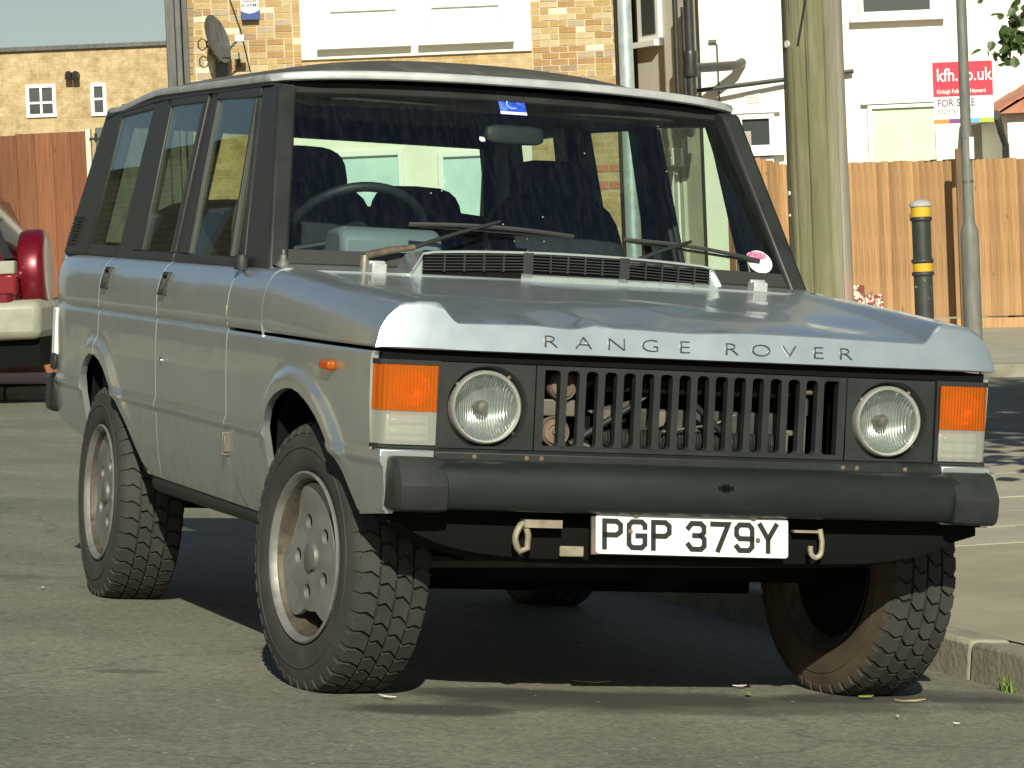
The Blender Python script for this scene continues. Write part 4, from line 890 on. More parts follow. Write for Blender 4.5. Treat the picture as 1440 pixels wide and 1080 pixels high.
    # little black peg on top of door (mirror mount remains) and aerial
    if side < 0:
        mb = MB(); mb.lathe([(.0001, .035), (.018, .034), (.024, .02), (.022, -.01)], 14, Matrix.Translation((-.858, .80, 1.112))); cbuild(mb, 'mirror_mount', M['plastic'], d1, smooth=50)
        mb = MB(); mb.lathe([(.0001, .050), (.005, .049), (.005, .036), (.010, .034), (.011, .022), (.018, .014), (.022, -.005)], 14, Matrix.Translation((-.800, .560, 1.118))); cbuild(mb, 'aerial_base', M['hubgrey'], wing, smooth=50)
# ---------------------------------------------------------------- glasshouse
def gx(z): return .838-.19*(z-1.115)          # outer face of the glass plane
def gpoly(mb, side, poly, out=.0, th=.03):
    poly = [(a, b) for a, b in poly]
    mb.prism(poly, lambda p: (side*(gx(p[1])+out), p[0], p[1]), lambda p: (side*(gx(p[1])+out-th), p[0], p[1]))
ZB, ZT = 1.136, 1.640
def lerp2(a, b, t): return (a[0]+(b[0]-a[0])*t, a[1]+(b[1]-a[1])*t)
def bar(mb, side, a, b, w0, w1, out, th):
    """upright bar in the glass plane from a (bottom) to b (top); w0,w1 = y-widths at bottom and top"""
    gpoly(mb, side, [(a[0]-w0/2, a[1]), (a[0]+w0/2, a[1]), (b[0]+w1/2, b[1]), (b[0]-w1/2, b[1])], out, th)
for side in (-1, 1):
    d1, d2, wing, qp = doors[side]
    # A pillar
    mb = MB(); gpoly(mb, side, [(.575, 1.108), (.845, 1.108), (1.115, 1.652), (.940, 1.652)], .0, .06); cbuild(mb, 'windscreen_pillar', M['black'], bevel=.010)
    # front door frame
    mb = MB()
    gpoly(mb, side, [(.850, 1.110), (1.722, 1.110), (1.722, 1.138), (.866, 1.138)], .002, .035)
    gpoly(mb, side, [(.866, 1.139), (.900, 1.139), (1.137, 1.60), (1.122, 1.62)], .002, .03)
    gpoly(mb, side, [(1.122, 1.620), (1.150, 1.617), (1.660, 1.625), (1.690, 1.652), (1.118, 1.652)], .002, .03)
    gpoly(mb, side, [(1.560, 1.139), (1.668, 1.139), (1.700, 1.650), (1.640, 1.650)], .002, .03)
    cbuild(mb, 'window_frame', M['black'], d1, bevel=.004)
    mb = MB(); gpoly(mb, side, [(1.016, 1.139), (1.034, 1.139), (1.162, 1.617), (1.148, 1.617)], .004, .025); cbuild(mb, 'quarterlight_bar', M['black'], d1, bevel=.002)
    mb = MB(); gpoly(mb, side, [(1.538, 1.139), (1.556, 1.139), (1.636, 1.622), (1.620, 1.622)], .004, .02); cbuild(mb, 'window_channel', M['black'], d1, bevel=.002)
    mb = MB(); gpoly(mb, side, [(.90, 1.137), (1.56, 1.137), (1.636, 1.625), (1.14, 1.62)], -.003, .005); cbuild(mb, 'window_glass', M['glass'], d1)
    # B post and rear door frame
    mb = MB(); gpoly(mb, side, [(1.672, 1.115), (1.742, 1.115), (1.760, 1.652), (1.703, 1.652)], -.006, .05); cbuild(mb, 'centre_pillar', M['black'])
    mb = MB()
    gpoly(mb, side, [(1.745, 1.110), (2.590, 1.110), (2.585, 1.138), (1.745, 1.138)], .002, .035)
    gpoly(mb, side, [(1.746, 1.139), (1.774, 1.139), (1.800, 1.65), (1.764, 1.65)], .002, .03)
    gpoly(mb, side, [(1.801, 1.620), (2.26, 1.620), (2.40, 1.652), (1.800, 1.652)], .002, .03)
    gpoly(mb, side, [(2.200, 1.139), (2.330, 1.139), (2.380, 1.652), (2.262, 1.650)], .002, .03)
    cbuild(mb, 'window_frame', M['black'], d2, bevel=.004)
    mb = MB(); gpoly(mb, side, [(1.772, 1.137), (2.204, 1.137), (2.266, 1.622), (1.796, 1.622)], -.003, .005); cbuild(mb, 'window_glass', M['glass'], d2)
    mb = MB(); gpoly(mb, side, [(1.774, 1.139), (1.786, 1.139), (1.811, 1.619), (1.801, 1.619)], .003, .02); cbuild(mb, 'window_channel', M['black'], d2)
    # C pillar, rear quarter glass, D pillar
    mb = MB(); gpoly(mb, side, [(2.338, 1.112), (2.555, 1.112), (2.512, 1.652), (2.385, 1.652)], .0, .05); cbuild(mb, 'rear_pillar', M['black'], qp, bevel=.006)
    mb = MB(); gpoly(mb, side, [(2.560, 1.112), (3.03, 1.112), (3.03, 1.150), (2.552, 1.150)], .002, .04); cbuild(mb, 'window_frame', M['black'], qp, bevel=.005); mb = MB(); gpoly(mb, side, [(2.515, 1.615), (2.985, 1.600), (2.98, 1.645), (2.512, 1.652)], .002, .04); cbuild(mb, 'window_frame', M['black'], qp, bevel=.005)
    mb = MB(); gpoly(mb, side, [(2.548, 1.140), (3.035, 1.140), (2.985, 1.610), (2.51, 1.62)], -.003, .005); cbuild(mb, 'window_glass', M['glass'], qp)
    mb = MB(); gpoly(mb, side, [(3.030, 1.110), (3.430, 1.110), (3.395, 1.20), (3.235, 1.640), (2.982, 1.645)], .004, .06); dp = cbuild(mb, 'rear_pillar', M['black'], qp, bevel=.012)
    for k in range(9):
        zz = 1.150+.0115*k; yc = 3.335-.36*(zz-1.15); mb = MB(); gpoly(mb, side, [(yc-.075, zz), (yc+.035, zz), (yc+.033, zz+.006), (yc-.077, zz+.006)], .013, .012); cbuild(mb, 'louvre_slat', M['plastic'], qp)
# ---------------------------------------------------------------- bonnet
BF, BRR = -.572, .447
def bonnet_z(x, y):
    u = (y-BF)/(BRR-BF); u = max(0, min(1, u)); ax = abs(x)
    zr = 1.056+.059*u**.9; zc = 1.004+.104*u**.75
    w = sstep(.690-.0*u, .752, ax); crown = .010*(1-(ax/.8)**2)*(1-.3*u)
    z = (zc+crown)*(1-w)+zr*w
    return z
random.seed(3)
DENTS = [(-.37, -.49, .07, .07, -.011), (-.30, -.45, .03, .10, .006), (-.20, -.43, .13, .09, -.010), (-.06, -.36, .05, .12, .003), (.55, -.35, .14, .14, -.004), (.05, -.25, .25, .2, .004), (-.02, -.53, .12, .05, -.006), (.30, -.10, .2, .16, -.004), (-.5, -.2, .15, .15, .003), (-.30, -.52, .035, .05, .006)]
def bz(x, y):
    z = bonnet_z(x, y)
    for (dx, dy, rx, ry, h) in DENTS: z += 2.6*h*math.exp(-((x-dx)/rx)**2-((y-dy)/ry)**2)
    return z
def bonnet_section(y):
    u = max(0, min(1, (y-BF)/(BRR-BF))); zr = bonnet_z(.80, y); pts = []
    for (z, h) in UPP[:-1]:
        zz = .936+(z-.934)*(zr-.936)/(1.117-.934); pts.append((-(h+plan_dx(y))+.034*((zz-.936)/.12)*(1-u)**2, zz))
    zl = pts[-1][1]; xs_ = [-.818, -.80, -.785, -.77, -.755, -.742, -.73, -.718, -.706, -.694, -.68]+[-.66+.0275*k for k in range(49)]+[.68, .694, .706, .718, .73, .742, .755, .77, .785, .80, .818]
    s_ = (.852+plan_dx(y)-.034*(1-u)**2)/.852
    top = [(x*s_, bz(x, y)) for x in xs_]
    top[0] = (top[0][0], top[0][1]-.0035); top[-1] = (top[-1][0], top[-1][1]-.0035)
    return pts+top+[(-a, b) for a, b in reversed(pts)]
mb = MB(); ysb = frange(BF, BRR, .022); secs = [bonnet_section(y) for y in ysb]; n = len(secs[0])
# front face rows, from bottom edge up to the fold
front = []
s0 = secs[0]; LEAN = .20
for t in (1, .97, .75, .5, .25, .12, .05):
    row = []
    for (x, z) in s0:
        zz = .936+(z-.936)*(1-t); yy = -.600+LEAN*(zz-.936)+(.004 if t > .99 else 0)
        row.append((x*(1+(.040*abs(z-.936)/.12 if abs(x) > .7 else 0)*t), yy+.014*(abs(x)/.85)**8, zz))
    front.append(row)
rows = [[(x, y-.004, z) if False else p for p in r for (x, y, z) in [p]] for r in front]
rows.append([(x, -.600+LEAN*(z-.936)+.003+.014*(abs(x)/.85)**8, z) for (x, z) in s0])
for k_, (y, s_) in enumerate(zip(ysb[1:], secs[1:])): rows.append([(x, max(y, -.594+LEAN*(z-.936)+.006*k_)+.014*(abs(x)/.85)**8*max(0, 1-(y-BF)/.1), z) for (x, z) in s_])
low = [(x, y+.015, z-.002) for (x, y, z) in rows[0]]      # turned-under lip
rows = [low]+rows
back = [(x, y+.0, z-.02) for (x, y, z) in rows[-1]]; rows.append(back)
for r in rows: mb.v += r
for j in range(len(rows)-1):
    for i in range(n-1): mb.f.append((j*n+i, j*n+i+1, (j+1)*n+i+1, (j+1)*n+i))
bonnet = cbuild(mb, 'bonnet', M['paint'], smooth=32, clean=True)
# lettering on the leading edge
def front_y(z):           # front face y at height z in the middle of the bonnet
    t = 1-(z-.936)/(1.008-.936); return -.600+.20*(z-.936)
for ch, px_ in zip('RANGEROVER', (775, 821, 867, 914, 962, 1028, 1070, 1110, 1151, 1190)):
    xx = -.405+(px_-775)*(.824/415)+.012*sin((px_-775)/415*pi)*-.3
    me = text_mesh(ch, .047, -.0011, 1.62, .0012); o = link('lettering', me, M['letter'], bonnet)
    z = .9675; y = front_y(z)-.002; sl_ = (front_y(.985)-front_y(.95))/.035
    o.matrix_local = flat_frame(bp((xx, y-.001, z)), (1, 0, 0), (0, sl_*1.0, 1))
# bonnet hinges (white-ish lumps) and cowl vents
for (x, y, z) in ((-.548, .480, 1.138), (.628, .490, 1.138)):
    mb = MB(); mb.box((x-.022, y-.03, z-.03), (x+.022, y+.02, z+.004)); mb.tube([(x-.024, y, z+.004), (x+.024, y, z+.004)], .008, 8); cbuild(mb, 'bonnet_hinge', M['gutter'], bonnet, bevel=.008)
VX0, VX1 = -.428, .446; vy = .418
def vz(x): return 1.1265+.016*(1-(x/.45)**2)
cowl = MB(); xs_ = frange(VX0-.035, VX1+.035, .03); rowsv = []
for x in xs_:
    e_ = 1 if VX0 <= x <= VX1 else 0
    t_ = sstep(VX0-.036, VX0+.002, x)*(1-sstep(VX1-.002, VX1+.036, x))
    zt_ = vz(max(VX0, min(VX1, x)))+.052*t_; zf = vz(x)-.012
    rowsv.append([(x, vy+.014, zf-.03), (x, vy+.014, zt_-.004), (x, vy-.006, zt_-.003), (x, vy-.006, zt_+.003), (x, vy+.03, zt_+.004), (x, vy+.12, zt_+.002), (x, vy+.20, zt_-.01), (x, vy+.2, zf-.03)])
n_ = 8
for r in rowsv: cowl.v += r
for j in range(len(rowsv)-1):
    for i in range(n_-1): cowl.f.append((j*n_+i, j*n_+i+1, (j+1)*n_+i+1, (j+1)*n_+i))
    cowl.f.append((j*n_+7, j*n_, (j+1)*n_, (j+1)*n_+7))
cowl.f += [tuple(range(8)), tuple((len(rowsv)-1)*n_+k for k in range(8))]
cw_ = cbuild(cowl, 'cowl_vent', M['paint'], smooth=35, clean=True)
edges = [VX0, VX0+.295, VX0+.325, VX0+.590, VX0+.620, VX1]
for (xa, xb) in ((edges[0], edges[1]), (edges[2], edges[3]), (edges[4], edges[5])):
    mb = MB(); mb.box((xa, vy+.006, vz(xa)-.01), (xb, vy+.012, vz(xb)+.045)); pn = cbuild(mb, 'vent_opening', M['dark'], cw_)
    sl2 = MB()
    for k in range(6):
        zo = .0015+.0085*k
        A_ = Vector((xa, vy-.004, vz(xa)+zo)); B_ = Vector((xb, vy-.004, vz(xb)+zo))
        sl2.add([(xa, vy-.006, vz(xa)+zo), (xb, vy-.006, vz(xb)+zo), (xb, vy+.006, vz(xb)+zo+.002), (xa, vy+.006, vz(xa)+zo+.002), (xa, vy-.006, vz(xa)+zo+.0028), (xb, vy-.006, vz(xb)+zo+.0028), (xb, vy+.006, vz(xb)+zo+.0048), (xa, vy+.006, vz(xa)+zo+.0048)], [(0,3,2,1),(4,5,6,7),(0,1,5,4),(1,2,6,5),(2,3,7,6),(3,0,4,7)])
    for k in range(1, 5):
        x = xa+(xb-xa)*k/5; sl2.box((x-.0025, vy-.008, vz(x)-.004), (x+.0025, vy+.006, vz(x)+.048))
    cbuild(sl2, 'vent_grille', M['plastic'], cw_)
# mid dividers of the vent
for x in (VX0+.31, VX0+.605):
    mb = MB(); mb.box((x-.015, vy-.007, vz(x)-.008), (x+.015, vy+.012, vz(x)+.052)); cbuild(mb, 'vent_divider', M['plastic'], cw_)
# scuttle panel between bonnet and windscreen
mb = MB(); xs_ = frange(-.825, .825, .05)
for x in xs_:
    c_ = .008*(1-(x/.83)**2); yb_ = .60+.018*(x/.8)**2
    mb.v += [(x, .456, 1.085), (x, .456, 1.112+c_), (x, .54, 1.122+c_), (x, yb_+.03, 1.128+c_), (x, yb_+.03, 1.09)]
for j in range(len(xs_)-1):
    for i in range(4): mb.f.append((j*5+i, j*5+i+1, (j+1)*5+i+1, (j+1)*5+i))
cbuild(mb, 'scuttle_panel', M['paint'], smooth=35, clean=True)
# ---------------------------------------------------------------- windscreen
WB = (.612, 1.140); WT = (1.012, 1.650)
def wsp(x, t, out=0.):
    """point on the windscreen: x lateral, t 0 bottom - 1 top; slight barrel curve"""
    hwid = .812+(.716-.812)*t; u = x/hwid
    y = WB[0]+(WT[0]-WB[0])*t-.045*(1-u*u)+.012
    z = WB[1]+(WT[1]-WB[1])*t+.016*(1-u*u)*(1 if t > .5 else .6)
    nrm = Vector((0, -.787, .617)); return (x+0*out, y+nrm.y*out, z+nrm.z*out)
def ws_patch(x0f, x1f, t0, t1, out, nx=24, nt_=10):
    mb = MB()
    for j in range(nt_+1):
        t = t0+(t1-t0)*j/nt_
        for i in range(nx+1): mb.v.append(wsp(x0f(t)+(x1f(t)-x0f(t))*i/nx, t, out))
    for j in range(nt_):
        for i in range(nx): mb.f.append((j*(nx+1)+i, j*(nx+1)+i+1, (j+1)*(nx+1)+i+1, (j+1)*(nx+1)+i))
    return mb
def hwid(t): return .812+(.716-.812)*t
WSC = cbuild(ws_patch(lambda t: -hwid(t)+.02, lambda t: hwid(t)-.02, .03, .965, .0), 'windscreen', M['screen'], smooth=60)
def frame_strip(fa, fb, name, out=.008, th=.02, mat='black'):
    """strip on the windscreen surface between curves fa(s), fb(s) (each returns (x,t))"""
    N_ = 30; mb = MB()
    for k in range(N_+1):
        s = k/N_; a, b = fa(s), fb(s)
        mb.v += [wsp(a[0], a[1], out-th), wsp(a[0], a[1], out), wsp(b[0], b[1], out), wsp(b[0], b[1], out-th)]
    for k in range(N_):
        for i in range(4): mb.f.append((4*k+i, 4*k+(i+1) % 4, 4*k+4+(i+1) % 4, 4*k+4+i))
    mb.f += [(0, 1, 2, 3), (4*N_, 4*N_+1, 4*N_+2, 4*N_+3)]
    return cbuild(mb, name, M[mat], smooth=45, bevel=None)
frame_strip(lambda s: (hwid(0)*(2*s-1), -.03), lambda s: (hwid(.05)*(2*s-1)*.98, .045), 'windscreen_seal', mat='seal')
frame_strip(lambda s: ((hwid(1)-.0)*(2*s-1), .955), lambda s: ((hwid(1)+.004)*(2*s-1), 1.015), 'windscreen_header')
for sd in (-1, 1):
    frame_strip(lambda s: (sd*(hwid(s)-.032), -.02+1.03*s), lambda s: (sd*(hwid(s)+.010), -.02+1.03*s), 'windscreen_seal', .010, .03)
# stickers on the inside of the glass
def decal(name, mat, xc, t, w, h, out=-.004, shape='rect', label=None):
    mb = MB()
    c = Vector(wsp(xc, t)); up = (Vector(wsp(xc, t+.02))-c).normalized()
    if shape == 'rect': pts = [(-w/2, -h/2), (w/2, -h/2), (w/2, h/2), (-w/2, h/2)]
    else: pts = [(w/2*cos(2*pi*k/28), h/2*sin(2*pi*k/28)) for k in range(28)]
    nn = Vector((1, 0, 0)).cross(up)
    mb.prism(pts, lambda p: tuple(c+Vector((p[0], 0, 0))+up*p[1]+nn*out), lambda p: tuple(c+Vector((p[0], 0, 0))+up*p[1]+nn*(out-.0008)))
    return cbuild(mb, name, M[mat], WSC)
M['permit'] = noisy('permit_blue', [(.35, (.015, .05, .42)), (.5, (.03, .09, .6)), (.7, (.10, .2, .75))], 45, 2, .4)
M['pink'] = noisy('disc_pink', [(.4, (.42, .06, .14)), (.5, (.65, .35, .42)), (.6, (.3, .06, .25))], 150, 2, .5)
M['redspot'] = principled('red_spot', (.6, .02, .05), .5)
decal('permit', 'permit', -.002, .935, .084, .072, .003); decal('permit_border', 'platewhite', -.002, .889, .084, .010, .0032)
decal('tax_disc', 'platewhite', .705, .115, .080, .086, .003, 'disc'); decal('tax_disc_top', 'pink', .700, .150, .066, .030, .0045, 'disc'); decal('tax_disc_spot', 'redspot', .722, .087, .020, .020, .0045, 'disc')
sw = MB()
cc_ = Vector(wsp(-.002, .935, .006))
for k in range(14):
    an = .7+k*.36; r_ = .020-.0006*k; sw.v += [(cc_.x+(r_)*cos(an), cc_.y+(r_)*sin(an)*.62-.001, cc_.z+r_*sin(an)*.78+.0008), (cc_.x+(r_+.005)*cos(an), cc_.y+(r_+.005)*sin(an)*.62-.001, cc_.z+(r_+.005)*sin(an)*.78+.0008)]
sw.f = [(2*k, 2*k+2, 2*k+3, 2*k+1) for k in range(13)]
M['skyblue'] = principled('swirl_blue', (.25, .4, .85), .4); cbuild(sw, 'permit_swirl', M['skyblue'], WSC)
# wipers
def wiper(px_, pz, tip_x, tip_t, mid_x, mid_t, bx0, bt0, bx1, bt1):
    piv = Vector((px_, .545, pz)); mid = Vector(wsp(mid_x, mid_t, .035))
    mb = MB(); mb.lathe([(.0001, .022), (.011, .020), (.014, .0), (.016, -.03)], 12, Matrix.Translation(piv)); w = cbuild(mb, 'wiper', M['steel'], smooth=45)
    e1 = piv.lerp(mid, .36)
    for nm, a_, b_, r_, mt in (('wiper_head', piv+Vector((0, 0, .018)), e1, [.012, .009], M['wiperbrown']), ('wiper_arm', e1, mid, [.007, .005], M['black'])):
        m2 = MB(); m2.tube([tuple(a_), tuple((a_+b_)/2+Vector((0, -.003, .004))), tuple(b_)], [r_[0], (r_[0]+r_[1])/2, r_[1]], 8); m2.v = [bp(v) for v in m2.v]; build(m2, nm, mt, w, smooth=50)
    m2 = MB(); pts = [Vector(wsp(bx0+(bx1-bx0)*k/8, bt0+(bt1-bt0)*k/8, .012+.014*sin(pi*k/8))) for k in range(9)]; m2.tube([tuple(p) for p in pts], .0065, 6); pts2 = [Vector(wsp(bx0+(bx1-bx0)*k/8, bt0+(bt1-bt0)*k/8, .006)) for k in range(9)]; m2.tube([tuple(p) for p in pts2], .0045, 6); m2.v = [bp(v) for v in m2.v]; build(m2, 'wiper_blade', M['seal'], w, smooth=50)
wiper(-.565, 1.143, 0, 0, -.13, .215, -.40, .205, .10, .180)
wiper(.165, 1.150, 0, 0, .47, .165, .26, .180, .70, .110)
# ---------------------------------------------------------------- roof with gutter
RX = .725; RY0, RY1 = .985, 3.275
def roof_edge(x, y0):
    return y0
def roof_z(x, y):
    u = min(1, abs(x)/RX); v = (y-RY0)/(RY1-RY0)
    fall = .048*sstep(.62, 1.0, v)
    lat = (1-u**2.4); lon = sstep(-.01, .20, v)*(1-.75*sstep(.80, 1.02, v))
    return 1.672-fall+.105*(lat**.75)*(.30+.70*lon)-.0
mb = MB(); nx_, ny_ = 40, 46
for j in range(ny_+1):
    v = (j/ny_); v = v**1.25; 
    for i in range(nx_+1):
        u = -1+2*i/nx_; u = math.copysign(abs(u)**.85, u); x = RX*u
        yf = RY0-.050*(1-u*u)+.055*max(0, abs(u)-.85)/.15*.6; yr = RY1+.05*(1-u*u)-.06*max(0, abs(u)-.85)/.15
        y = yf+(yr-yf)*v; mb.v.append((x, y, roof_z(x, RY0+(RY1-RY0)*v)+.0))
for j in range(ny_):
    for i in range(nx_): mb.f.append((j*(nx_+1)+i, j*(nx_+1)+i+1, (j+1)*(nx_+1)+i+1, (j+1)*(nx_+1)+i))
outer = [i for i in range(nx_+1)]+[j*(nx_+1)+nx_ for j in range(1, ny_+1)]+[ny_*(nx_+1)+i for i in range(nx_-1, -1, -1)]+[j*(nx_+1) for j in range(ny_-1, 0, -1)]
edge_pts = [mb.v[k] for k in outer]
roof = cbuild(mb, 'roof', M['roofpaint'], smooth=50)
# gutter strip follows the roof edge: a small J section
gm = MB(); m_ = len(edge_pts); cen = Vector((0, (RY0+RY1)/2, 0))
for k, P_ in enumerate(edge_pts):
    a_ = Vector(edge_pts[k-1]); b_ = Vector(edge_pts[(k+1) % m_]); t = (b_-a_); t.z = 0; t.normalize(); nn = Vector((t.y, -t.x, 0))
    if nn.dot(Vector((P_[0], P_[1]-cen.y, 0))) < 0: nn = -nn
    for (o_, h_) in ((-.012, .010), (.002, .014), (.016, .012), (.022, .002), (.020, -.010), (.006, -.014), (-.012, -.010)): q_ = Vector(P_)+nn*o_; gm.v.append((q_.x, q_.y, q_.z+h_))
for k in range(m_):
    k2 = (k+1) % m_
    for i in range(7): gm.f.append((k*7+i, k*7+(i+1) % 7, k2*7+(i+1) % 7, k2*7+i))
cbuild(gm, 'gutter', M['gutter'], roof, smooth=50)
# headlining and cant rails
mb = MB(); mb.box((-.70, 1.06, 1.640), (.70, 3.2, 1.655)); cbuild(mb, 'headlining', M['trim'])
mb = MB(); mb.box((-.62, 3.10, 1.575), (.62, 3.15, 1.662)); cbuild(mb, 'rear_header', M['trim'])
for sd in (-1, 1):
    mb = MB(); gpoly(mb, sd, [(1.00, 1.651), (2.4, 1.645), (3.0, 1.615), (3.22, 1.59), (3.22, 1.605), (3.0, 1.628), (2.7, 1.650), (2.4, 1.660), (1.02, 1.668)], .004, .05); cbuild(mb, 'cant_rail', M['black'])
# ---------------------------------------------------------------- rear end
mb = MB()
for (a, b) in (((-.80, 1.115), (-.70, 1.64)), ((.70, 1.115), (.80, 1.64))):
    mb.prism([(a[0] if a[0] < 0 else a[0]+.04, 1.115), (b[0]-.04 if a[0] < 0 else b[0], 1.115), (b[0]+.02 if a[0] < 0 else b[0]-.13, 1.60), (a[0]+.13 if a[0] < 0 else a[0]-.02, 1.60)], lambda p: (p[0], 3.415-.36*(p[1]-1.115), p[1]), lambda p: (p[0], 3.355-.36*(p[1]-1.115), p[1]))
mb.prism([(-.69, 1.575), (.69, 1.575), (.62, 1.632), (-.62, 1.632)], lambda p: (p[0], 3.42-.36*(p[1]-1.115), p[1]), lambda p: (p[0], 3.36-.36*(p[1]-1.115), p[1]))
mb.prism([(-.80, 1.105), (.80, 1.105), (.80, 1.16), (-.80, 1.16)], lambda p: (p[0], 3.425-.36*(p[1]-1.115), p[1]), lambda p: (p[0], 3.36-.36*(p[1]-1.115), p[1]))
tg = cbuild(mb, 'upper_tailgate', M['black'], bevel=.008)
mb = MB(); mb.prism([(-.73, 1.15), (.73, 1.15), (.67, 1.61), (-.67, 1.61)], lambda p: (p[0], 3.395-.36*(p[1]-1.115), p[1]), lambda p: (p[0], 3.389-.36*(p[1]-1.115), p[1])); cbuild(mb, 'rear_glass', M['glass'], tg)
mb = MB(); mb.box((-.838, 3.415, .54), (.838, 3.447, 1.115)); cbuild(mb, 'lower_tailgate', M['paint'], bevel=.012)
for sd in (-1, 1):
    mb = MB(); mb.box((min(sd*.835, sd*.70), 3.44, .69), (max(sd*.835, sd*.70), 3.475, .955)); cbuild(mb, 'tail_lamp', M['redlens'], bevel=.008)
    mb = MB(); mb.box((min(sd*.853, sd*.868), 3.385, .70), (max(sd*.853, sd*.868), 3.440, .915)); cbuild(mb, 'lit_recess_panel', M['platewhite'], bevel=.004)  # white colour stands in for sunlight in the filler recess
    mb = MB(); mb.box((min(sd*.86, sd*.875), 3.36, .69), (max(sd*.86, sd*.875), 3.425, .75)); cbuild(mb, 'filler_flap', M['black'], bevel=.01)
mb = MB(); mb.box((-.865, 3.43, .535), (.865, 3.545, .675)); rb = cbuild(mb, 'rear_bumper', M['bumper'], bevel=.02)
# ---------------------------------------------------------------- floor, underside and engine bay
mb = MB(); mb.box((-.78, .62, .52), (.78, 3.40, .56)); mb.box((-.78, .58, .50), (.78, .66, 1.10)); mb.box((-.82, 2.95, .55), (.82, 3.38, 1.02)); cbuild(mb, 'floor_pan', M['dark'])
for sd in (-1, 1):
    mb = MB(); mb.box((min(sd*.38, sd*.46), -.52, .44), (max(sd*.38, sd*.46), 3.3, .56)); cbuild(mb, 'chassis_rail', M['dark'], bevel=.01)
    mb = MB(); mb.box((min(sd*.79, sd*.815), .85, .55), (max(sd*.79, sd*.815), 3.35, 1.10)); cbuild(mb, 'door_lining', M['trim'])
for yc in (0, 2.54):
    mb = MB(); mb.tube([(-.62, yc, .35), (.62, yc, .35)], .045, 12); ax_ = cbuild(mb, 'axle', M['dark'], smooth=50, pitch=False)
    mb = MB(); mb.lathe([(.0001, -.12), (.06, -.11), (.10, -.05), (.11, 0), (.10, .05), (.06, .11), (.0001, .12)], 18, Matrix.Translation((.16 if yc == 0 else .18, yc, .38)) @ Matrix.Rotation(pi/2, 4, 'X')); build(mb, 'differential', M['dark'], ax_, smooth=50)
mb = MB(); mb.tube([(-.6, -.16, .36), (.6, -.16, .38)], .018, 8); cbuild(mb, 'steering_rod', M['darkmetal'], smooth=40, pitch=False)
for sd in (-1, 1):
    mb = MB(); mb.lathe([(.0001, 0), (.016, .0), (.03, .06), (.034, .075), (.034, .09)], 12, Matrix.Translation((sd*.50+.0, -.22, .37))); cbuild(mb, 'bump_stop', M['platewhite'] if sd > 0 else M['dark'], smooth=40, pitch=False)
    mb = MB(); mb.tube([(sd*.48, .05, .40), (sd*.47, .1, .70)], .022, 8); mb.tube([(sd*.45+.055*cos(k*.7), -.02+.055*sin(k*.7), .42+.008*k) for k in range(38)], .008, 6); cbuild(mb, 'spring', M['dark'], smooth=40, pitch=False)
mb = MB(); mb.tube([(-.30, 1.3, .42), (-.32, 1.9, .40), (-.35, 2.3, .47), (-.4, 3.2, .42)], .03, 10); mb.lathe([(.0001, -.25), (.09, -.23), (.10, 0), (.09, .23), (.0001, .25)], 14, Matrix.Translation((-.33, 1.55, .40)) @ Matrix.Rotation(pi/2, 4, 'X')); cbuild(mb, 'exhaust', M['dark'], smooth=40, pitch=False)
mb = MB(); mb.box((-.34, .22, .30), (.30, 1.5, .58)); cbuild(mb, 'gearbox', M['dark'], bevel=.04, pitch=False)
mb = MB(); mb.box((-.64, .46, .23), (.64, .50, .54)); cbuild(mb, 'underside_blocker', M['dark'], bevel=.01, pitch=False)  # added plate, blocks light and view so the underside stays dark
mb = MB(); mb.box((-.55, 1.75, .34), (.60, 2.30, .56)); cbuild(mb, 'fuel_tank', M['dark'], bevel=.04, pitch=False)
mb = MB(); mb.box((-.44, -.50, .39), (.44, -.40, .50)); cbuild(mb, 'crossmember', M['dark'], bevel=.02, pitch=False)
# front closing structure behind the lamps, open behind the grille
mb = MB()
mb.box((-.82, -.495, .62), (-.435, -.47, .935)); mb.box((.435, -.495, .62), (.82, -.47, .935)); mb.box((-.84, -.568, .9085), (.84, -.46, .930)); mb.box((-.60, -.36, .55), (.60, -.34, .93)); mb.box((-.80, -.52, .60), (.80, -.34, .665)); mb.box((-.62, -.5, .60), (-.60, -.2, .93)); mb.box((.60, -.5, .60), (.62, -.2, .93)); cbuild(mb, 'front_bulkhead', M['dark'])
# ---------------------------------------------------------------- front lamps and grille
YP = -.583                          # face of the front panels
GZ0, GZ1 = .690, .906
fm = MB(); gx0, gx1 = -.432, .432; sz0, sz1 = .702, .896
for (a, b) in (((gx0, GZ0), (gx1, sz0)), ((gx0, sz1), (gx1, GZ1)), ((gx0, sz0), (gx0+.022, sz1)), ((gx1-.022, sz0), (gx1, sz1))): fm.box((a[0], YP, a[1]), (b[0], YP+.028, b[1]))
grille = cbuild(fm, 'grille', M['plastic'])
NS = 16; sp_ = (gx1-gx0-.044)/NS; bw = .0185; rf = .011
barpoly = []
def bar_outline():
    L = []; h = (sz1-sz0)/2
    # right side going up, flaring into the rails with concave fillets
    for sx_ in (1, -1):
        side_pts = []
        for k in range(5):
            an = pi/2*k/4; side_pts.append((bw/2+rf-rf*sin(an), -h+rf-rf*cos(an)) if True else 0)
        up_ = [(bw/2+rf*(1-sin(pi/2*k/4)), -h+rf*(1-cos(pi/2*k/4))) for k in range(5)]
        dn_ = [(x, -y) for x, y in reversed(up_)]
        S_ = up_+dn_
        L += S_ if sx_ == 1 else [(-x, -y) for x, y in S_]
    return L
bo_ = bar_outline(); gb = MB(); 
gb.prism(bo_, lambda p: (p[0], -.0015, p[1]), lambda p: (p[0], .024, p[1])); gme = gb.mesh('grille_bar'); gme.materials.append(M['plastic'])
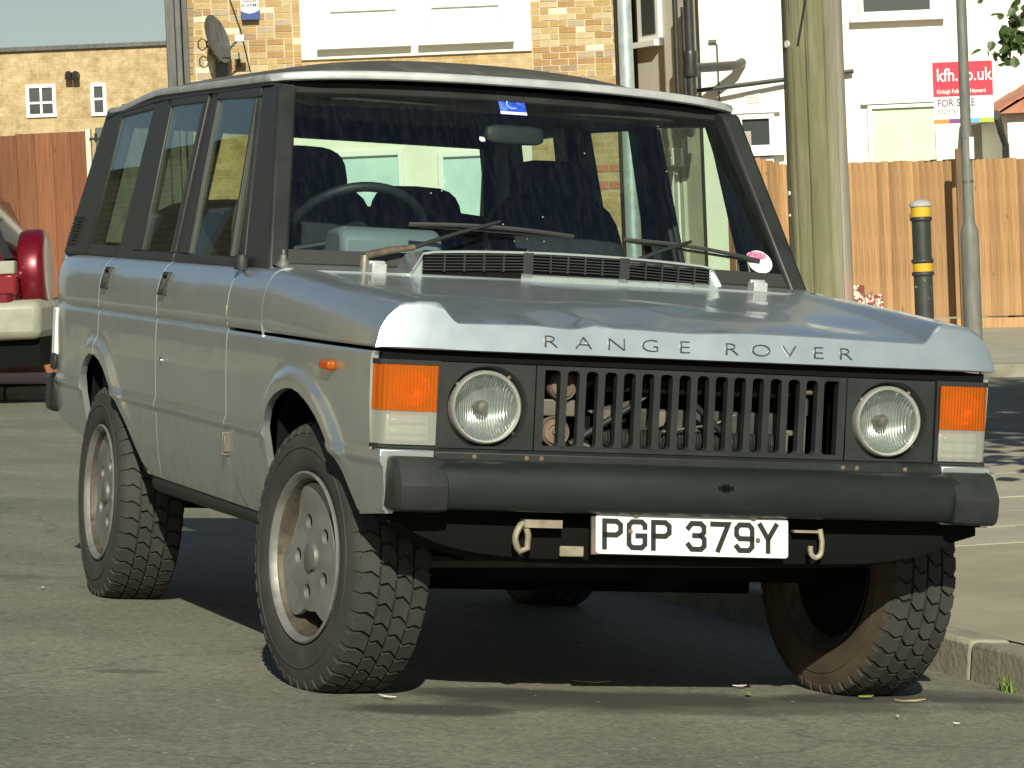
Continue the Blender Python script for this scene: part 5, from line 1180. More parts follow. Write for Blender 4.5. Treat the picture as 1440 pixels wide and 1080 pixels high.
for k in range(1, NS):
    b_ = D.objects.new('grille_bar', gme); COL.objects.link(b_); b_.parent = grille; b_.location = bp((gx0+.022+sp_*k, YP, (sz0+sz1)/2))
    b_.rotation_euler = (random.uniform(-.01, .01), random.uniform(-.008, .008), random.uniform(-.05, .05))
# engine-bay pieces seen through the slots
for z in (.855, .735):
    Mt = Matrix.Translation((-.335 if z > .8 else -.350, YP+.075, z)) @ Matrix.Rotation(pi/2, 4, 'X')
    mb = MB(); mb.lathe([(.0001, .012), (.008, .012), (.010, .005), (.018, .004), (.020, .009), (.030, .008), (.034, 0), (.038, .006), (.041, -.004), (.038, -.03)], 24, Mt); cbuild(mb, 'horn', M['rust'], smooth=35)
mb = MB(); mb.box((-.40, YP+.085, .775), (-.27, YP+.095, .818)); mb.tube([(-.335, YP+.085, .797), (-.335, YP+.07, .797)], .008, 8); cbuild(mb, 'horn_bracket', M['steel'], bevel=.003)
def fin_tube(x0, x1, z, name):
    mb = MB(); mb.tube([(x0, YP+.095, z), (x1, YP+.095, z)], .010, 8); nf = int((x1-x0)/.0075)
    for k in range(nf):
        x = x0+(x1-x0)*(k+.5)/nf; mb.lathe([(.009, -.0012), (.026, -.0006), (.026, .0006), (.009, .0012)], 14, Matrix.Translation((x, YP+.095, z)) @ Matrix.Rotation(pi/2, 4, 'Y') @ Matrix.Rotation(random.uniform(-.1, .1), 4, 'X'))
    return cbuild(mb, name, M['darkmetal'])
fin_tube(-.235, .305, .868, 'oil_cooler_tube'); fin_tube(-.235, .285, .722, 'oil_cooler_tube')
mb = MB(); mb.tube([(-.245, YP+.095, .868)]+[(-.245-.035*sin(pi*k/6), YP+.095, .868-.073*(1-cos(pi*k/6))) for k in range(1, 6)]+[(-.245, YP+.095, .722)], .009, 8); cbuild(mb, 'oil_cooler_bend', M['darkmetal'], smooth=50)
for (a, b, r_, mt) in (((-.315, .705), (-.135, .815), .009, 'plastic'), ((.02, .825), (.12, .74), .009, 'plastic'), ((-.06, .745), (.085, .768), .0035, 'steel'), ((.085, .768), (.145, .795), .0035, 'steel'), ((-.30, .715), (-.26, .70), .006, 'steel'), ((.315, .862), (.37, .864), .009, 'rust'), ((.343, .845), (.343, .70), .005, 'steel'), ((.343, .845), (.343, .80), .009, 'darkmetal')):
    mb = MB(); mb.tube([(a[0], YP+.06, a[1]), (b[0], YP+.06, b[1])], r_, 8); cbuild(mb, 'engine_bay_rod', M[mt], smooth=50)
mb = MB(); mb.box((-.10, YP+.13, .70), (.30, YP+.16, .80)); cbuild(mb, 'radiator', M['darkmetal'], bevel=.004)
mb = MB(); mb.prism([(-.25, .79), (-.13, .80), (-.08, .835), (-.2, .77)], lambda p: (p[0], YP+.11, p[1]), lambda p: (p[0], YP+.114, p[1])); mb.prism([(-.09, .74), (-.04, .76), (-.02, .80), (-.08, .79)], lambda p: (p[0], YP+.10, p[1]), lambda p: (p[0], YP+.104, p[1])); cbuild(mb, 'fan_blade', M['steel'])
mb = MB(); mb.prism([(-.418, .70), (-.408, .70), (-.398, .885), (-.402, .89)], lambda p: (p[0], YP+.035, p[1]), lambda p: (p[0], YP+.04, p[1])); cbuild(mb, 'grille_stay', M['rust'])
mb = MB(); mb.box((.285, YP+.06, .70), (.30, YP+.075, .755)); mb.box((.285, YP+.06, .745), (.32, YP+.075, .76)); cbuild(mb, 'engine_bay_bracket', M['steel'], bevel=.003)
for sd in (-1, 1):
    # headlamp panel with round recess
    xc = sd*.5618; zc = .7945; ra = .1085
    x0, x1 = sd*.436, sd*.690
    if x0 > x1: x0, x1 = x1, x0
    rect = [(x0, GZ0), (x1, GZ0), (x1, GZ1), (x0, GZ1)]; circ = [(xc+ra*cos(2*pi*k/48), zc+ra*sin(2*pi*k/48)) for k in range(48)]
    circ = [(a_, min(max(b_, GZ0+.006), GZ1-.006)) for a_, b_ in circ]
    me = outline_mesh([rect, circ], .011)
    for v in me.vertices: x, z, y = v.co; v.co = bp((x, YP+.011-y if False else YP+.011+y, z))
    hp = link('headlamp_panel', me, M['plastic'], car)
    lampM = Matrix.Translation(bp((xc, YP, zc))) @ Matrix.Rotation(pi/2, 4, 'X')       # local z -> car -y (forward)
    mb = MB(); mb.lathe([(.1095, -.001), (.1065, -.004), (.102, -.020), (.096, -.030), (.096, -.045)], 48, lampM); build(mb, 'lamp_recess', M['plastic'], hp, smooth=50)
    hl = MB(); hl.lathe([(.0835, -.016), (.0845, -.004), (.0885, .001), (.0925, -.003), (.0945, -.014), (.0945, -.04)], 48, lampM); hl = build(hl, 'headlamp', M['ring'], car, smooth=60)
    mb = MB(); mb.lathe([(.0865, -.014)]+[(.0865*cos(pi/2*k/8), -.014-.07*sin(pi/2*k/8)) for k in range(1, 8)]+[(.012, -.083)], 40, lampM); build(mb, 'reflector', M['reflector'], hl, smooth=70)
    prof = [(.0001, .014)]+[(.0855*k/10, .014-.018*(k/10)**2) for k in range(1, 11)]
    inner = [(r_, a_-.004) for r_, a_ in reversed(prof)]
    mb = MB(); mb.lathe(prof+inner, 48, lampM); build(mb, 'lens', M['lampglass'], hl, smooth=70)
    mb = MB(); mb.lathe([(.0001, -.030), (.012, -.032), (.018, -.045), (.014, -.08)], 20, lampM); build(mb, 'bulb_shield', M['steel'], hl, smooth=50)
    for an in (.9, 2.5, 5.6):
        mb = MB(); mb.lathe([(.0001, .004), (.0045, .003), (.005, -.004)], 10, lampM @ Matrix.Translation((.099*cos(an), .099*sin(an), -.02))); build(mb, 'adjuster_screw', M['steel'], hp)
    # indicator and side lamp cluster at the corner
    mb = MB(); xi, xo = sd*.694, sd*.862
    pl = [(xi, YP+.022), (sd*.830, YP+.022), (sd*.850, YP+.034), (sd*.848, YP+.075), (xi, YP+.075)]
    mb.prism(pl, lambda p: (p[0], p[1], .686), lambda p: (p[0], p[1], .908)); cl = cbuild(mb, 'indicator_lamp', M['plastic'])
    for (za, zb_) in ((.686, .6955), (.896, .908)):
        mb = MB(); mb.prism([(sd*.692, YP-.008), (sd*.832, YP-.008), (sd*.848, YP+.002), (sd*.860, YP+.034), (sd*.692, YP+.024)], lambda p: (p[0], p[1], za), lambda p: (p[0], p[1], zb_)); cbuild(mb, 'lamp_bezel', M['plastic'], cl)
    mb = MB(); a_, b_ = sorted((sd*.6925, sd*.7005)); mb.box((a_, YP-.009, .696), (b_, YP+.024, .8955)); cbuild(mb, 'lamp_bezel', M['plastic'], cl)
    def lens(name, za, zb_, mat):
        outer = [(sd*.701, YP-.016), (sd*.822, YP-.016), (sd*.838, YP-.008), (sd*.846, YP+.004), (sd*.858, YP+.034)]
        inner = [(sd*.855, YP+.034), (sd*.843, YP+.006), (sd*.835, YP-.005), (sd*.821, YP-.0125), (sd*.701, YP-.0125)]
        mb = MB(); mb.prism(outer+inner, lambda p: (p[0], p[1], za), lambda p: (p[0], p[1], zb_)); return cbuild(mb, name, M[mat], cl, smooth=40)
    lens('amber_lens', .780, .8955, 'amber'); lens('clear_lens', .696, .7795, 'clearlens')
    bowl = Matrix.Translation(bp((sd*.768, YP, .838))) @ Matrix.Rotation(pi/2, 4, 'X') @ Matrix.Diagonal((1.15, 1, 1, 1))
    mb = MB(); mb.lathe([(.046, .006), (.042, -.004), (.030, -.014), (.014, -.019), (.0001, -.020)], 28, bowl); build(mb, 'lamp_reflector', M['lampwhite'], cl, smooth=60)
    mb = MB(); mb.lathe([(.0001, .004), (.008, .002), (.011, -.006), (.008, -.018)], 14, bowl); build(mb, 'bulb', M['chrome'], cl, smooth=60)
    mb = MB(); a_, b_ = sorted((sd*.712, sd*.826)); mb.box((a_, YP+.008, .702), (b_, YP+.021, .772)); cbuild(mb, 'lamp_reflector', M['lampwhite'], cl, bevel=.004)
    for zz in (.720, .748): mb = MB(); mb.box((a_+.008, YP-.004, zz), (b_-.008, YP+.010, zz+.014)); cbuild(mb, 'lamp_rib', M['lampwhite'], cl, bevel=.004)
    # body-colour edge strip and valance under the lamps
    for (x, z) in ((sd*.46, .671), (sd*.60, .671), (sd*.42, .671)):
        mb = MB(); mb.lathe([(.0001, .003), (.004, .0025), (.0065, .0), (.0065, -.004)], 10, Matrix.Translation(bp((x, YP-.030, z))) @ Matrix.Rotation(pi/2, 4, 'X')); build(mb, 'screw', M['rust'], car)
mb = MB(); mb.prism([(YP-.030, .660), (YP-.030, .682), (YP-.012, .688), (YP+.03, .688), (YP+.03, .655)], lambda p: (-.705, p[0], p[1]), lambda p: (.705, p[0], p[1])); cbuild(mb, 'lower_front_panel', M['plastic'], bevel=.003)
for sd in (-1, 1):
    mb = MB(); a_, b_ = sorted((sd*.706, sd*.851)); mb.box((a_, YP-.030, .660), (b_, YP+.02, .684)); cbuild(mb, 'wing_corner', M['paint'], bevel=.004)
    # front of the wing below the lamp
    mb = MB(); a_, b_ = sorted((sd*.70, sd*.843)); mb.box((a_, -.632, .530), (b_, -.56, .657)); cbuild(mb, 'wing_front', M['paint'], bevel=.004)
# bumper
sec = [(-.585, .664), (-.664, .664), (-.684, .658), (-.697, .645), (-.704, .622), (-.706, .595), (-.704, .566), (-.697, .551), (-.684, .542), (-.668, .540), (-.585, .540)]
mb = MB(); nb_ = 24
for k in range(nb_+1):
    x = -.72+1.44*k/nb_; bow = .020*(1-(x/.72)**2)
    for (y, z) in sec: mb.v.append((x, y-bow*(1 if y < -.6 else 0), z))
n_ = len(sec)
for k in range(nb_):
    for i in range(n_-1): mb.f.append((k*n_+i, k*n_+i+1, (k+1)*n_+i+1, (k+1)*n_+i))
bump = cbuild(mb, 'front_bumper', M['bumper'], smooth=50)
for sd in (-1, 1):
    mb = MB(); st = [(.698, 0, 1.0), (.702, -.006, 1.03), (.735, -.008, 1.05), (.822, -.004, 1.05), (.834, .012, .97), (.840, .070, .92), (.836, .11, .90)]
    sec2 = [(-.56, .664), (-.660, .666), (-.676, .661), (-.712, .612), (-.716, .602), (-.714, .560), (-.708, .545), (-.690, .538), (-.56, .536)]
    for (x, dy, s_) in st:
        for (y, z) in sec2: mb.v.append((sd*x, min(-.52, y+dy) if y < -.58 else y+.04*(dy > .05), .602+(z-.602)*s_))
    n_ = len(sec2)
    for k in range(len(st)-1):
        for i in range(n_-1): mb.f.append((k*n_+i, k*n_+i+1, (k+1)*n_+i+1, (k+1)*n_+i))
    mb.f += [tuple(range(n_)), tuple((len(st)-1)*n_+i for i in range(n_))]
    cbuild(mb, 'bumper_end_cap', M['plastic'], bump, smooth=22)
hm = MB(); hm.box((.022, -.7262, .611), (.064, -.70, .622)); hm.box((.033, -.7262, .606), (.053, -.70, .627)); cbuild(hm, 'jacking_slot', M['dark'], bump)
for x in (-.19, .135):
    mb = MB(); mb.lathe([(.0001, .005), (.006, .004), (.012, 0)], 10, Matrix.Translation(bp((x, -.700, .548))) @ Matrix.Rotation(pi/2, 4, 'X')); build(mb, 'bumper_bolt', M['rust'], bump)
# valance and towing hooks under the bumper
mb = MB(); xs_ = frange(-.82, .82, .06)
for x in xs_:
    dz = .105*(1-(abs(x)/.82)**6); mb.v += [(x, -.60, .545), (x, -.625+.02*(x/.8)**2, .50), (x, -.60, .52-dz), (x, -.50, .50-dz)]
for j in range(len(xs_)-1):
    for i in range(3): mb.f.append((j*4+i, j*4+i+1, (j+1)*4+i+1, (j+1)*4+i))
cbuild(mb, 'front_valance', M['dark'], smooth=50)
M['hook'] = noisy('worn_hook', [(.3, (.20, .17, .12)), (.7, (.36, .32, .24))], 20, 5, .6, metal=.3)
mb = MB(); mb.box((-.475, -.665, .500), (-.375, -.625, .520)); mb.tube([(-.47, -.645, .51)]+[(-.486-.012*sin(pi*k/8), -.660, .505-.066*k/8*1.0) for k in range(9)]+[(-.465, -.66, .447), (-.462, -.655, .48), (-.468, -.65, .505)], .0085, 8); cbuild(mb, 'towing_eye', M['hook'], smooth=45)
mb = MB(); mb.box((.270, -.655, .502), (.345, -.630, .508)); mb.tube([(.345, -.650, .512), (.350, -.655, .48)]+[(.334+.016*cos(pi*k/6), -.655, .458-.020*sin(pi*k/6)) for k in range(0, 7)]+[(.318, -.655, .468)], .0075, 8); cbuild(mb, 'towing_hook', M['hook'], smooth=45)
mb = MB(); mb.box((-.365, -.63, .425), (-.300, -.62, .452)); cbuild(mb, 'valance_bracket', M['hook'], bevel=.003)
# number plate
PT = Vector((-.030, -.700, .542)); plw, plh = .530, .100
pn = Vector((0, -.985, -.12)).normalized()
PF = flat_frame(bp((-.030, -.696, .490)), (1, 0, 0), (0, .13, 1)) @ Matrix.Rotation(radians(-.3), 4, 'Z')
mb = MB(); r_ = .008; pts = [(sx_*(plw/2-r_)+r_*cos(a0+pi/2*k/4), sy_*(plh/2-r_)+r_*sin(a0+pi/2*k/4)) for (sx_, sy_, a0) in ((1, 1, 0), (-1, 1, pi/2), (-1, -1, pi), (1, -1, 3*pi/2)) for k in range(5)]
mb.prism(pts, lambda p: tuple(PF @ Vector((p[0], p[1], 0))), lambda p: tuple(PF @ Vector((p[0], p[1], -.004)))); plate = build(mb, 'number_plate', M['platewhite'], car)
mb = MB(); mb.box((-plw/2-.010, -plh/2-.002, -.012), (plw/2-.04, plh/2-.004, -.005), PF); build(mb, 'plate_backing', M['rust'], plate)
xcur = -plw/2+.016; cw, ch_, gp_ = .057, .079, .0095
def stroke_char(ch):
    """square-cornered plate characters as stroke polylines in a unit box 0..1"""
    S_ = {'P': [[(0, 0), (0, 1), (.75, 1), (1, .87), (1, .60), (.75, .47), (0, .47)]], 'G': [[(1, .80), (1, .87), (.80, 1), (.2, 1), (0, .87), (0, .13), (.2, 0), (.80, 0), (1, .13), (1, .46), (.55, .46)]],
          '3': [[(0, .84), (.2, 1), (.78, 1), (.98, .87), (.98, .66), (.8, .53), (.38, .53)], [(.8, .53), (1, .40), (1, .13), (.8, 0), (.2, 0), (0, .16)]], '7': [[(0, 1), (1, 1), (.36, 0)]],
          '9': [[(.02, .14), (.2, 0), (.78, 0), (1, .14), (1, .86), (.8, 1), (.2, 1), (0, .86), (0, .60), (.2, .46), (1, .46)]], 'Y': [[(0, 1), (.5, .46), (1, 1)], [(.5, .46), (.5, 0)]]}
    return S_[ch]
def stroke_mesh(lines, w, h, th):
    mb = MB()
    for L in lines:
        pts = [Vector((x*(w-th)+th/2, y*(h-th)+th/2)) for x, y in L]; N_ = len(pts); left = []; right = []
        for i, p in enumerate(pts):
            d0 = (pts[i]-pts[i-1]).normalized() if i else (pts[1]-pts[0]).normalized(); d1 = (pts[i+1]-pts[i]).normalized() if i < N_-1 else d0
            if i == 0: d0 = d1
            n0, n1 = Vector((-d0.y, d0.x)), Vector((-d1.y, d1.x)); mt = (n0+n1).normalized(); k = th/2/max(.35, mt.dot(n0))
            e_ = Vector((0, 0))
            if i == 0: e_ = -d0*th/2
            if i == N_-1: e_ = d1*th/2
            left.append(p+mt*k+e_); right.append(p-mt*k+e_)
        n0 = len(mb.v)
        for a_, b_ in zip(left, right): mb.v += [(a_.x, a_.y, .0012), (b_.x, b_.y, .0012)]
        for i in range(N_-1): mb.f.append((n0+2*i, n0+2*i+1, n0+2*i+3, n0+2*i+2))
    return mb
for ch in 'PGP 379Y':
    if ch == ' ': xcur += .030; continue
    wch = cw
    mb = stroke_mesh(stroke_char(ch), wch, ch_, .0135); mb.v = [tuple(PF @ Vector((x+xcur, y-ch_/2, z))) for x, y, z in mb.v]
    build(mb, 'plate_character', M['ink'], plate); xcur += wch+gp_
for x in (-.172, .180):
    mb = MB(); mb.lathe([(.0001, .005), (.005, .004), (.007, 0)], 10, PF @ Matrix.Translation((x, .008 if x < 0 else -.006, .001))); build(mb, 'plate_screw', M['rust'], plate)
# ---------------------------------------------------------------- interior
mb = MB(); xs_ = [-.79, -.60, -.30, 0, .3, .6, .79]
prof = [(.66, 1.06), (.70, 1.125), (.86, 1.145), (.93, 1.12), (.95, 1.02), (.92, .80), (.66, .78)]
mb.prism(prof, lambda p: (-.785, p[0], p[1]), lambda p: (.785, p[0], p[1])); dash = cbuild(mb, 'dashboard', M['trim'], bevel=.015)
mb = MB(); mb.prism([(.74, 1.13), (.76, 1.225), (.80, 1.245), (.93, 1.235), (.96, 1.13)], lambda p: (-.575, p[0], p[1]), lambda p: (-.262, p[0], p[1])); cbuild(mb, 'instrument_binnacle', M['binnacle'], dash, bevel=.02)
swc = Vector((-.460, 1.00, 1.215)); swa = Vector((0, .62, .60)).normalized(); sM = Matrix.Translation(bp(swc)) @ swa.to_track_quat('Z', 'Y').to_matrix().to_4x4()
mb = MB(); prof = [(.205+.015*cos(2*pi*k/10), .015*sin(2*pi*k/10)) for k in range(10)]; mb.lathe(prof, 48, sM, close=True); swo = build(mb, 'steering_wheel', M['plastic'], car, smooth=70)
mb = MB(); mb.lathe([(.0001, .02), (.05, .015), (.06, -.02), (.03, -.06)], 20, sM); 
for an in (-.35, pi+.35, -pi/2): mb.tube([sM @ Vector((.03*cos(an), .03*sin(an), -.01)), sM @ Vector((.19*cos(an), .19*sin(an), 0))], .013, 8)
mb.tube([sM @ Vector((0, 0, -.04)), sM @ Vector((0, 0, -.35))], .028, 10); build(mb, 'steering_spokes', M['plastic'], swo, smooth=45)
def cushion(mb, cx, cy, cz, sx_, sy_, sz_, tilt=0., n=3.2, taper=0.):
    """super-ellipsoid cushion"""
    NU, NV = 20, 12; base = len(mb.v)
    def sp(c, e): return math.copysign(abs(c)**e, c)
    for j in range(NV+1):
        v = -pi/2+pi*j/NV
        for i in range(NU):
            u = 2*pi*i/NU; e = 2/n; x = sx_*sp(cos(v), e)*sp(cos(u), e); z = sz_*sp(sin(v), e); y = sy_*sp(cos(v), e)*sp(sin(u), e)
            x *= 1-taper*(z/sz_+1)/2; y2 = y*cos(tilt)+z*sin(tilt); z2 = z*cos(tilt)-y*sin(tilt)*0; mb.v.append((cx+x, cy+y2, cz+z2))
    for j in range(NV):
        for i in range(NU): mb.f.append((base+j*NU+i, base+j*NU+(i+1) % NU, base+(j+1)*NU+(i+1) % NU, base+(j+1)*NU+i))
for (cx, nm) in ((-.415, 'front_seat'), (.430, 'front_seat')):
    mb = MB(); cushion(mb, cx, 1.40, .86, .25, .26, .09); st = cbuild(mb, nm, M['seatcloth'], smooth=60)
    mb = MB(); cushion(mb, cx, 1.68, 1.10, .245, .065, .30, .22, 3.6, .06); mb.v = [bp(v) for v in mb.v]; build(mb, 'seat_back', M['seatcloth'], st, smooth=60)
    mb = MB(); cushion(mb, cx, 1.765, 1.400, .150, .05, .105, .2, 3.4, .1); mb.v = [bp(v) for v in mb.v]; build(mb, 'headrest', M['seatcloth'], st, smooth=60)
    mb = MB(); cushion(mb, cx, 1.735, 1.10, .235, .03, .29, .22, 4.); mb.v = [bp(v) for v in mb.v]; build(mb, 'seat_back_panel', M['seatbrown'], st, smooth=60)
mb = MB(); cushion(mb, 0, 2.45, .88, .70, .28, .09); rs = cbuild(mb, 'rear_seat', M['seatcloth'], smooth=60)
mb = MB(); cushion(mb, 0, 2.72, 1.08, .70, .07, .26, .2, 5.); mb.v = [bp(v) for v in mb.v]; build(mb, 'seat_back', M['seatcloth'], rs, smooth=60)
mb = MB(); cushion(mb, .05, 2.02, 1.20, .16, .05, .20, .1, 4.); cbuild(mb, 'centre_console_box', M['trim'], smooth=60)
mb = MB(); cushion(mb, .02, .985, 1.548, .095, .016, .030, .1, 4.); mr_ = cbuild(mb, 'rear_view_mirror', M['plastic'], smooth=60)
mb = MB(); mb.tube([bp((0, .995, 1.57)), bp((0, 1.03, 1.64))], .009, 8); build(mb, 'mirror_stem', M['plastic'], mr_)
for sd in (-1, 1):
    mb = MB(); cushion(mb, sd*.36, 1.05, 1.625, .22, .06, .008, 0, 4.); cbuild(mb, 'sun_visor', M['trim'], smooth=60)
# pale cloth thrown over the rear bench, seen through the rear door window
mb = MB(); N_ = 14
for j in range(N_+1):
    for i in range(N_+1):
        u, v = i/N_, j/N_; mb.v.append((-.70+.34*u+.02*sin(9*v), 2.15+.42*v+.03*sin(7*u), .97+.20*sin(pi*v)*(.6+.4*sin(5*u+1))+.035*sin(13*u+4*v)*cos(9*v)))
for j in range(N_):
    for i in range(N_): mb.f.append((j*(N_+1)+i, j*(N_+1)+i+1, (j+1)*(N_+1)+i+1, (j+1)*(N_+1)+i))
o = build(mb, 'folded_cloth', M['cloth'], None, smooth=60); o.matrix_world = CARM; tag(o, 'crumpled pale green cloth lying on the back seat of the silver car', 'cloth')
# ---------------------------------------------------------------- wheels
TR, FLR = .366, .228
def tyre_mesh():
    prof = [(FLR-.004, .098), (FLR+.006, .106), (.245, .113), (.275, .1185), (.305, .117), (.328, .111), (.344, .104), (.351, .094), (.3535, .078), (.354, .04), (.354, 0)]
    prof = prof+[(r, -a) for r, a in reversed(prof[:-1])]
    mb = MB(); mb.lathe(prof, 84)
    # raised ring on the sidewall
    for sg_ in (1, -1): mb.lathe([(.292, sg_*.1175), (.2925, sg_*.1205), (.297, sg_*.1202), (.298, sg_*.1170)], 84)
    NP = 42
    rows = [(-.0985, -.052, 0), (-.045, -.0035, .5), (.0035, .045, .15), (.052, .0985, .7)]
    for (a0, a1, ph) in rows:
        sh = abs(a0) > .05 or abs(a1) > .06
        for k in range(NP):
            c = (k+ph)/NP*2*pi; hw_ = pi/NP*.80; sk = .030 if not sh else .016
            A_ = [(a0, c-hw_-sk), (a1, c-hw_+sk), ((a0+a1)/2, c-hw_*.72)]
            pts = [(a0, c-hw_-sk), ((a0+a1)/2, c-hw_+.024), (a1, c-hw_+sk*.4), (a1, c+hw_+sk*.4), ((a0+a1)/2, c+hw_+.024), (a0, c+hw_-sk)]
            n0 = len(mb.v)
            for (a_, g_) in pts:
                rt = TR-.0 if abs(a_) < .09 else TR-.010
                mb.v.append((rt*cos(g_), rt*sin(g_), a_))
            for (a_, g_) in pts:
                rb_ = .348 if abs(a_) < .09 else .342
                mb.v.append((rb_*cos(g_), rb_*sin(g_), a_*1.03))
            mb.f.append(tuple(n0+i for i in range(6)))
            for i in range(6): mb.f.append((n0+i, n0+6+i, n0+6+(i+1) % 6, n0+(i+1) % 6))
            # shoulder lug running down the sidewall
            if sh:
                sgn = 1 if a1 > 0 else -1; n0 = len(mb.v)
                for (r_, a_) in ((TR-.010, .0985), (.349, .1065), (.332, .1125)):
                    for g_ in (c-hw_*.8, c+hw_*.8): mb.v.append((r_*cos(g_), r_*sin(g_), sgn*(a_)))
                for (r_, a_) in ((TR-.02, .09), (.345, .098), (.328, .106)):
                    for g_ in (c-hw_*.95, c+hw_*.95): mb.v.append((r_*cos(g_), r_*sin(g_), sgn*(a_)))
                mb.f += [(n0, n0+1, n0+3, n0+2), (n0+2, n0+3, n0+5, n0+4), (n0, n0+2, n0+8, n0+6), (n0+2, n0+4, n0+10, n0+8), (n0+1, n0+7, n0+9, n0+3), (n0+3, n0+9, n0+11, n0+5), (n0+4, n0+5, n0+11, n0+10)]
    mb.v = [(x, y, z*.97) for x, y, z in mb.v]
    return mb.mesh('tyre')
def rim_mesh():
    mb = MB(); mb.lathe([(FLR-.008, .090), (FLR, .101), (FLR+.002, .108), (FLR-.003, .112), (FLR-.008, .109), (FLR-.012, .101), (.2135, .098), (.2115, .094)], 72)
    return mb.mesh('rim')
def barrel_mesh():
    mb = MB(); mb.lathe([(.2115, .094), (.2065, .088), (.203, .070), (.194, .040), (.186, .0), (.19, -.06), (.20, -.09), (FLR, -.104)], 64)
    return mb.mesh('barrel')
def disc_mesh():
    out = []
    for k in range(120):
        an = 2*pi*k/120; r = .1985
        for c in (60, -60, 180):
            dl = abs((math.degrees(an)-c+180) % 360-180)
            if dl < 37: r = min(r, .1985-.054*(1-sstep(.30, 1.0, dl/37)))
        out.append((r*cos(an), r*sin(an)))
    holes = [[(.098*cos(a0)+.0215*cos(2*pi*k/20), .098*sin(a0)+.0215*sin(2*pi*k/20)) for k in range(20)] for a0 in [radians(20+72*i) for i in range(5)]]
    me = outline_mesh([out]+holes, .007); return me
tyre_me = tyre_mesh(); tyre_me.materials.append(M['tyre']); rim_me = rim_mesh(); rim_me.materials.append(M['alloy']); bar_me = barrel_mesh(); bar_me.materials.append(M['alloy_dirty']); disc_me = disc_mesh(); disc_me.materials.append(M['alloy'])
for v in disc_me.vertices:
    r = sqrt(v.co.x**2+v.co.y**2); v.co.z += .074
for me in (tyre_me, rim_me, bar_me):
    for p in me.polygons: p.use_smooth = True
tyre_me.set_sharp_from_angle(angle=radians(35)); rim_me.set_sharp_from_angle(angle=radians(60)); bar_me.set_sharp_from_angle(angle=radians(60))
mb = MB(); mb.lathe([(.0001, .006), (.028, .0055), (.036, .003), (.040, -.006), (.040, -.03)], 28); cap_me = mb.mesh('hub_cap'); cap_me.materials.append(M['hubgrey'])
for p in cap_me.polygons: p.use_smooth = True
cap_me.set_sharp_from_angle(angle=radians(30))
mb = MB(); mb.lathe([(.0001, .012), (.008, .011), (.0105, .002), (.0105, -.02)], 6); nut_me = mb.mesh('wheel_nut'); nut_me.materials.append(M['alloy_dirty'])
mb = MB(); mb.lathe([(.0001, .0), (.125, .0), (.135, -.01), (.135, -.05), (.150, -.06), (.196, -.085), (.196, -.095), (.0001, -.10)], 32); drum_me = mb.mesh('brake_disc'); drum_me.materials.append(M['dark'])
for (sd, yc, steer, spin) in ((-1, 0, 7.5, 0), (1, 0, 7.5, 50), (-1, 2.54, 0, 30), (1, 2.54, 0, 80)):
    w = D.objects.new('wheel', None); COL.objects.link(w); w.parent = car; w.empty_display_size = .1
    # local z of the wheel = outward
    R_ = Matrix.Rotation(radians(steer), 4, 'Z') @ Matrix.Rotation(sd*pi/2, 4, 'Y')
    WM = Matrix.Translation((sd*.759, yc, .352)) @ R_; w.matrix_local = WM
    tm = tyre_me.copy()
    inv = WM.inverted()
    for v in tm.vertices:
        P_ = WM @ v.co
        if P_.z < .002:                      # flattened where it stands
            P_.z = -.002; v.co = inv @ P_
        elif P_.z < .06:
            k = (1-(P_.z/.06))**2; v.co.z *= 1+.05*k
    o = D.objects.new('tyre', tm); COL.objects.link(o); o.parent = w
    S_ = Matrix.Rotation(radians(spin), 4, 'Z')
    for nm, me, L_ in (('rim', rim_me, S_), ('rim_barrel', bar_me, S_), ('wheel_disc', disc_me, S_), ('hub_cap', cap_me, S_ @ Matrix.Translation((0, 0, .088))), ('brake_disc', drum_me, Matrix.Translation((0, 0, .022)))):
        o = D.objects.new(nm, me); COL.objects.link(o); o.parent = w; o.matrix_local = L_
        if nm == 'wheel_disc': dsc = o
    for i in range(5):
        a0 = radians(20+72*i); o = D.objects.new('wheel_nut', nut_me); COL.objects.link(o); o.parent = dsc; o.matrix_local = Matrix.Translation((.098*cos(a0), .098*sin(a0), .056))

# ================================================================== RED CAR ON THE CROSS STREET
M['redpaint'] = principled('red_paint', (.15, .004, .014), .32, .35, Coat_Weight=.3, Coat_Roughness=.1)
M['cream'] = noisy('cream_plastic', [(.3, (.24, .235, .18)), (.7, (.32, .31, .24))], 8, 4, .5)
M['carglass'] = principled('dark_car_glass', (.012, .015, .015), .05)
RY = 26.9; RX0 = W(14, 400, RY).x; rz = terrain(RX0-1.5, RY+.8)
red = empty('red_car', (RX0-2.0, RY+.85, rz), 'dark red off-road car with a spare wheel on its tail and cream bumper', 'car')
def rbuild(mb, name, mat, parent=None, smooth=None, bevel=None):
    o = build(mb, name, mat, None, smooth, bevel)
    if parent is None: into(red, o)
    else: o.parent = parent
    return o
def xzp(mb, poly, y0, y1, y0t=None):
    return mb.prism(poly, lambda p: (RX0+p[0], y0, rz+p[1]), lambda p: (RX0+p[0], y1, rz+p[1]))
mb = MB(); xzp(mb, [(-.02, .50), (.02, .62), (.02, .98), (-.06, 1.06), (-2.75, 1.04), (-3.95, .95), (-4.05, .70), (-4.0, .48), (-3.6, .48), (-3.5, .78), (-3.2, .90), (-2.85, .78), (-2.75, .46), (-1.25, .46), (-1.15, .78), (-.85, .90), (-.5, .78), (-.42, .50)], RY, RY+1.70); rbuild(mb, 'body', M['redpaint'], bevel=.05)
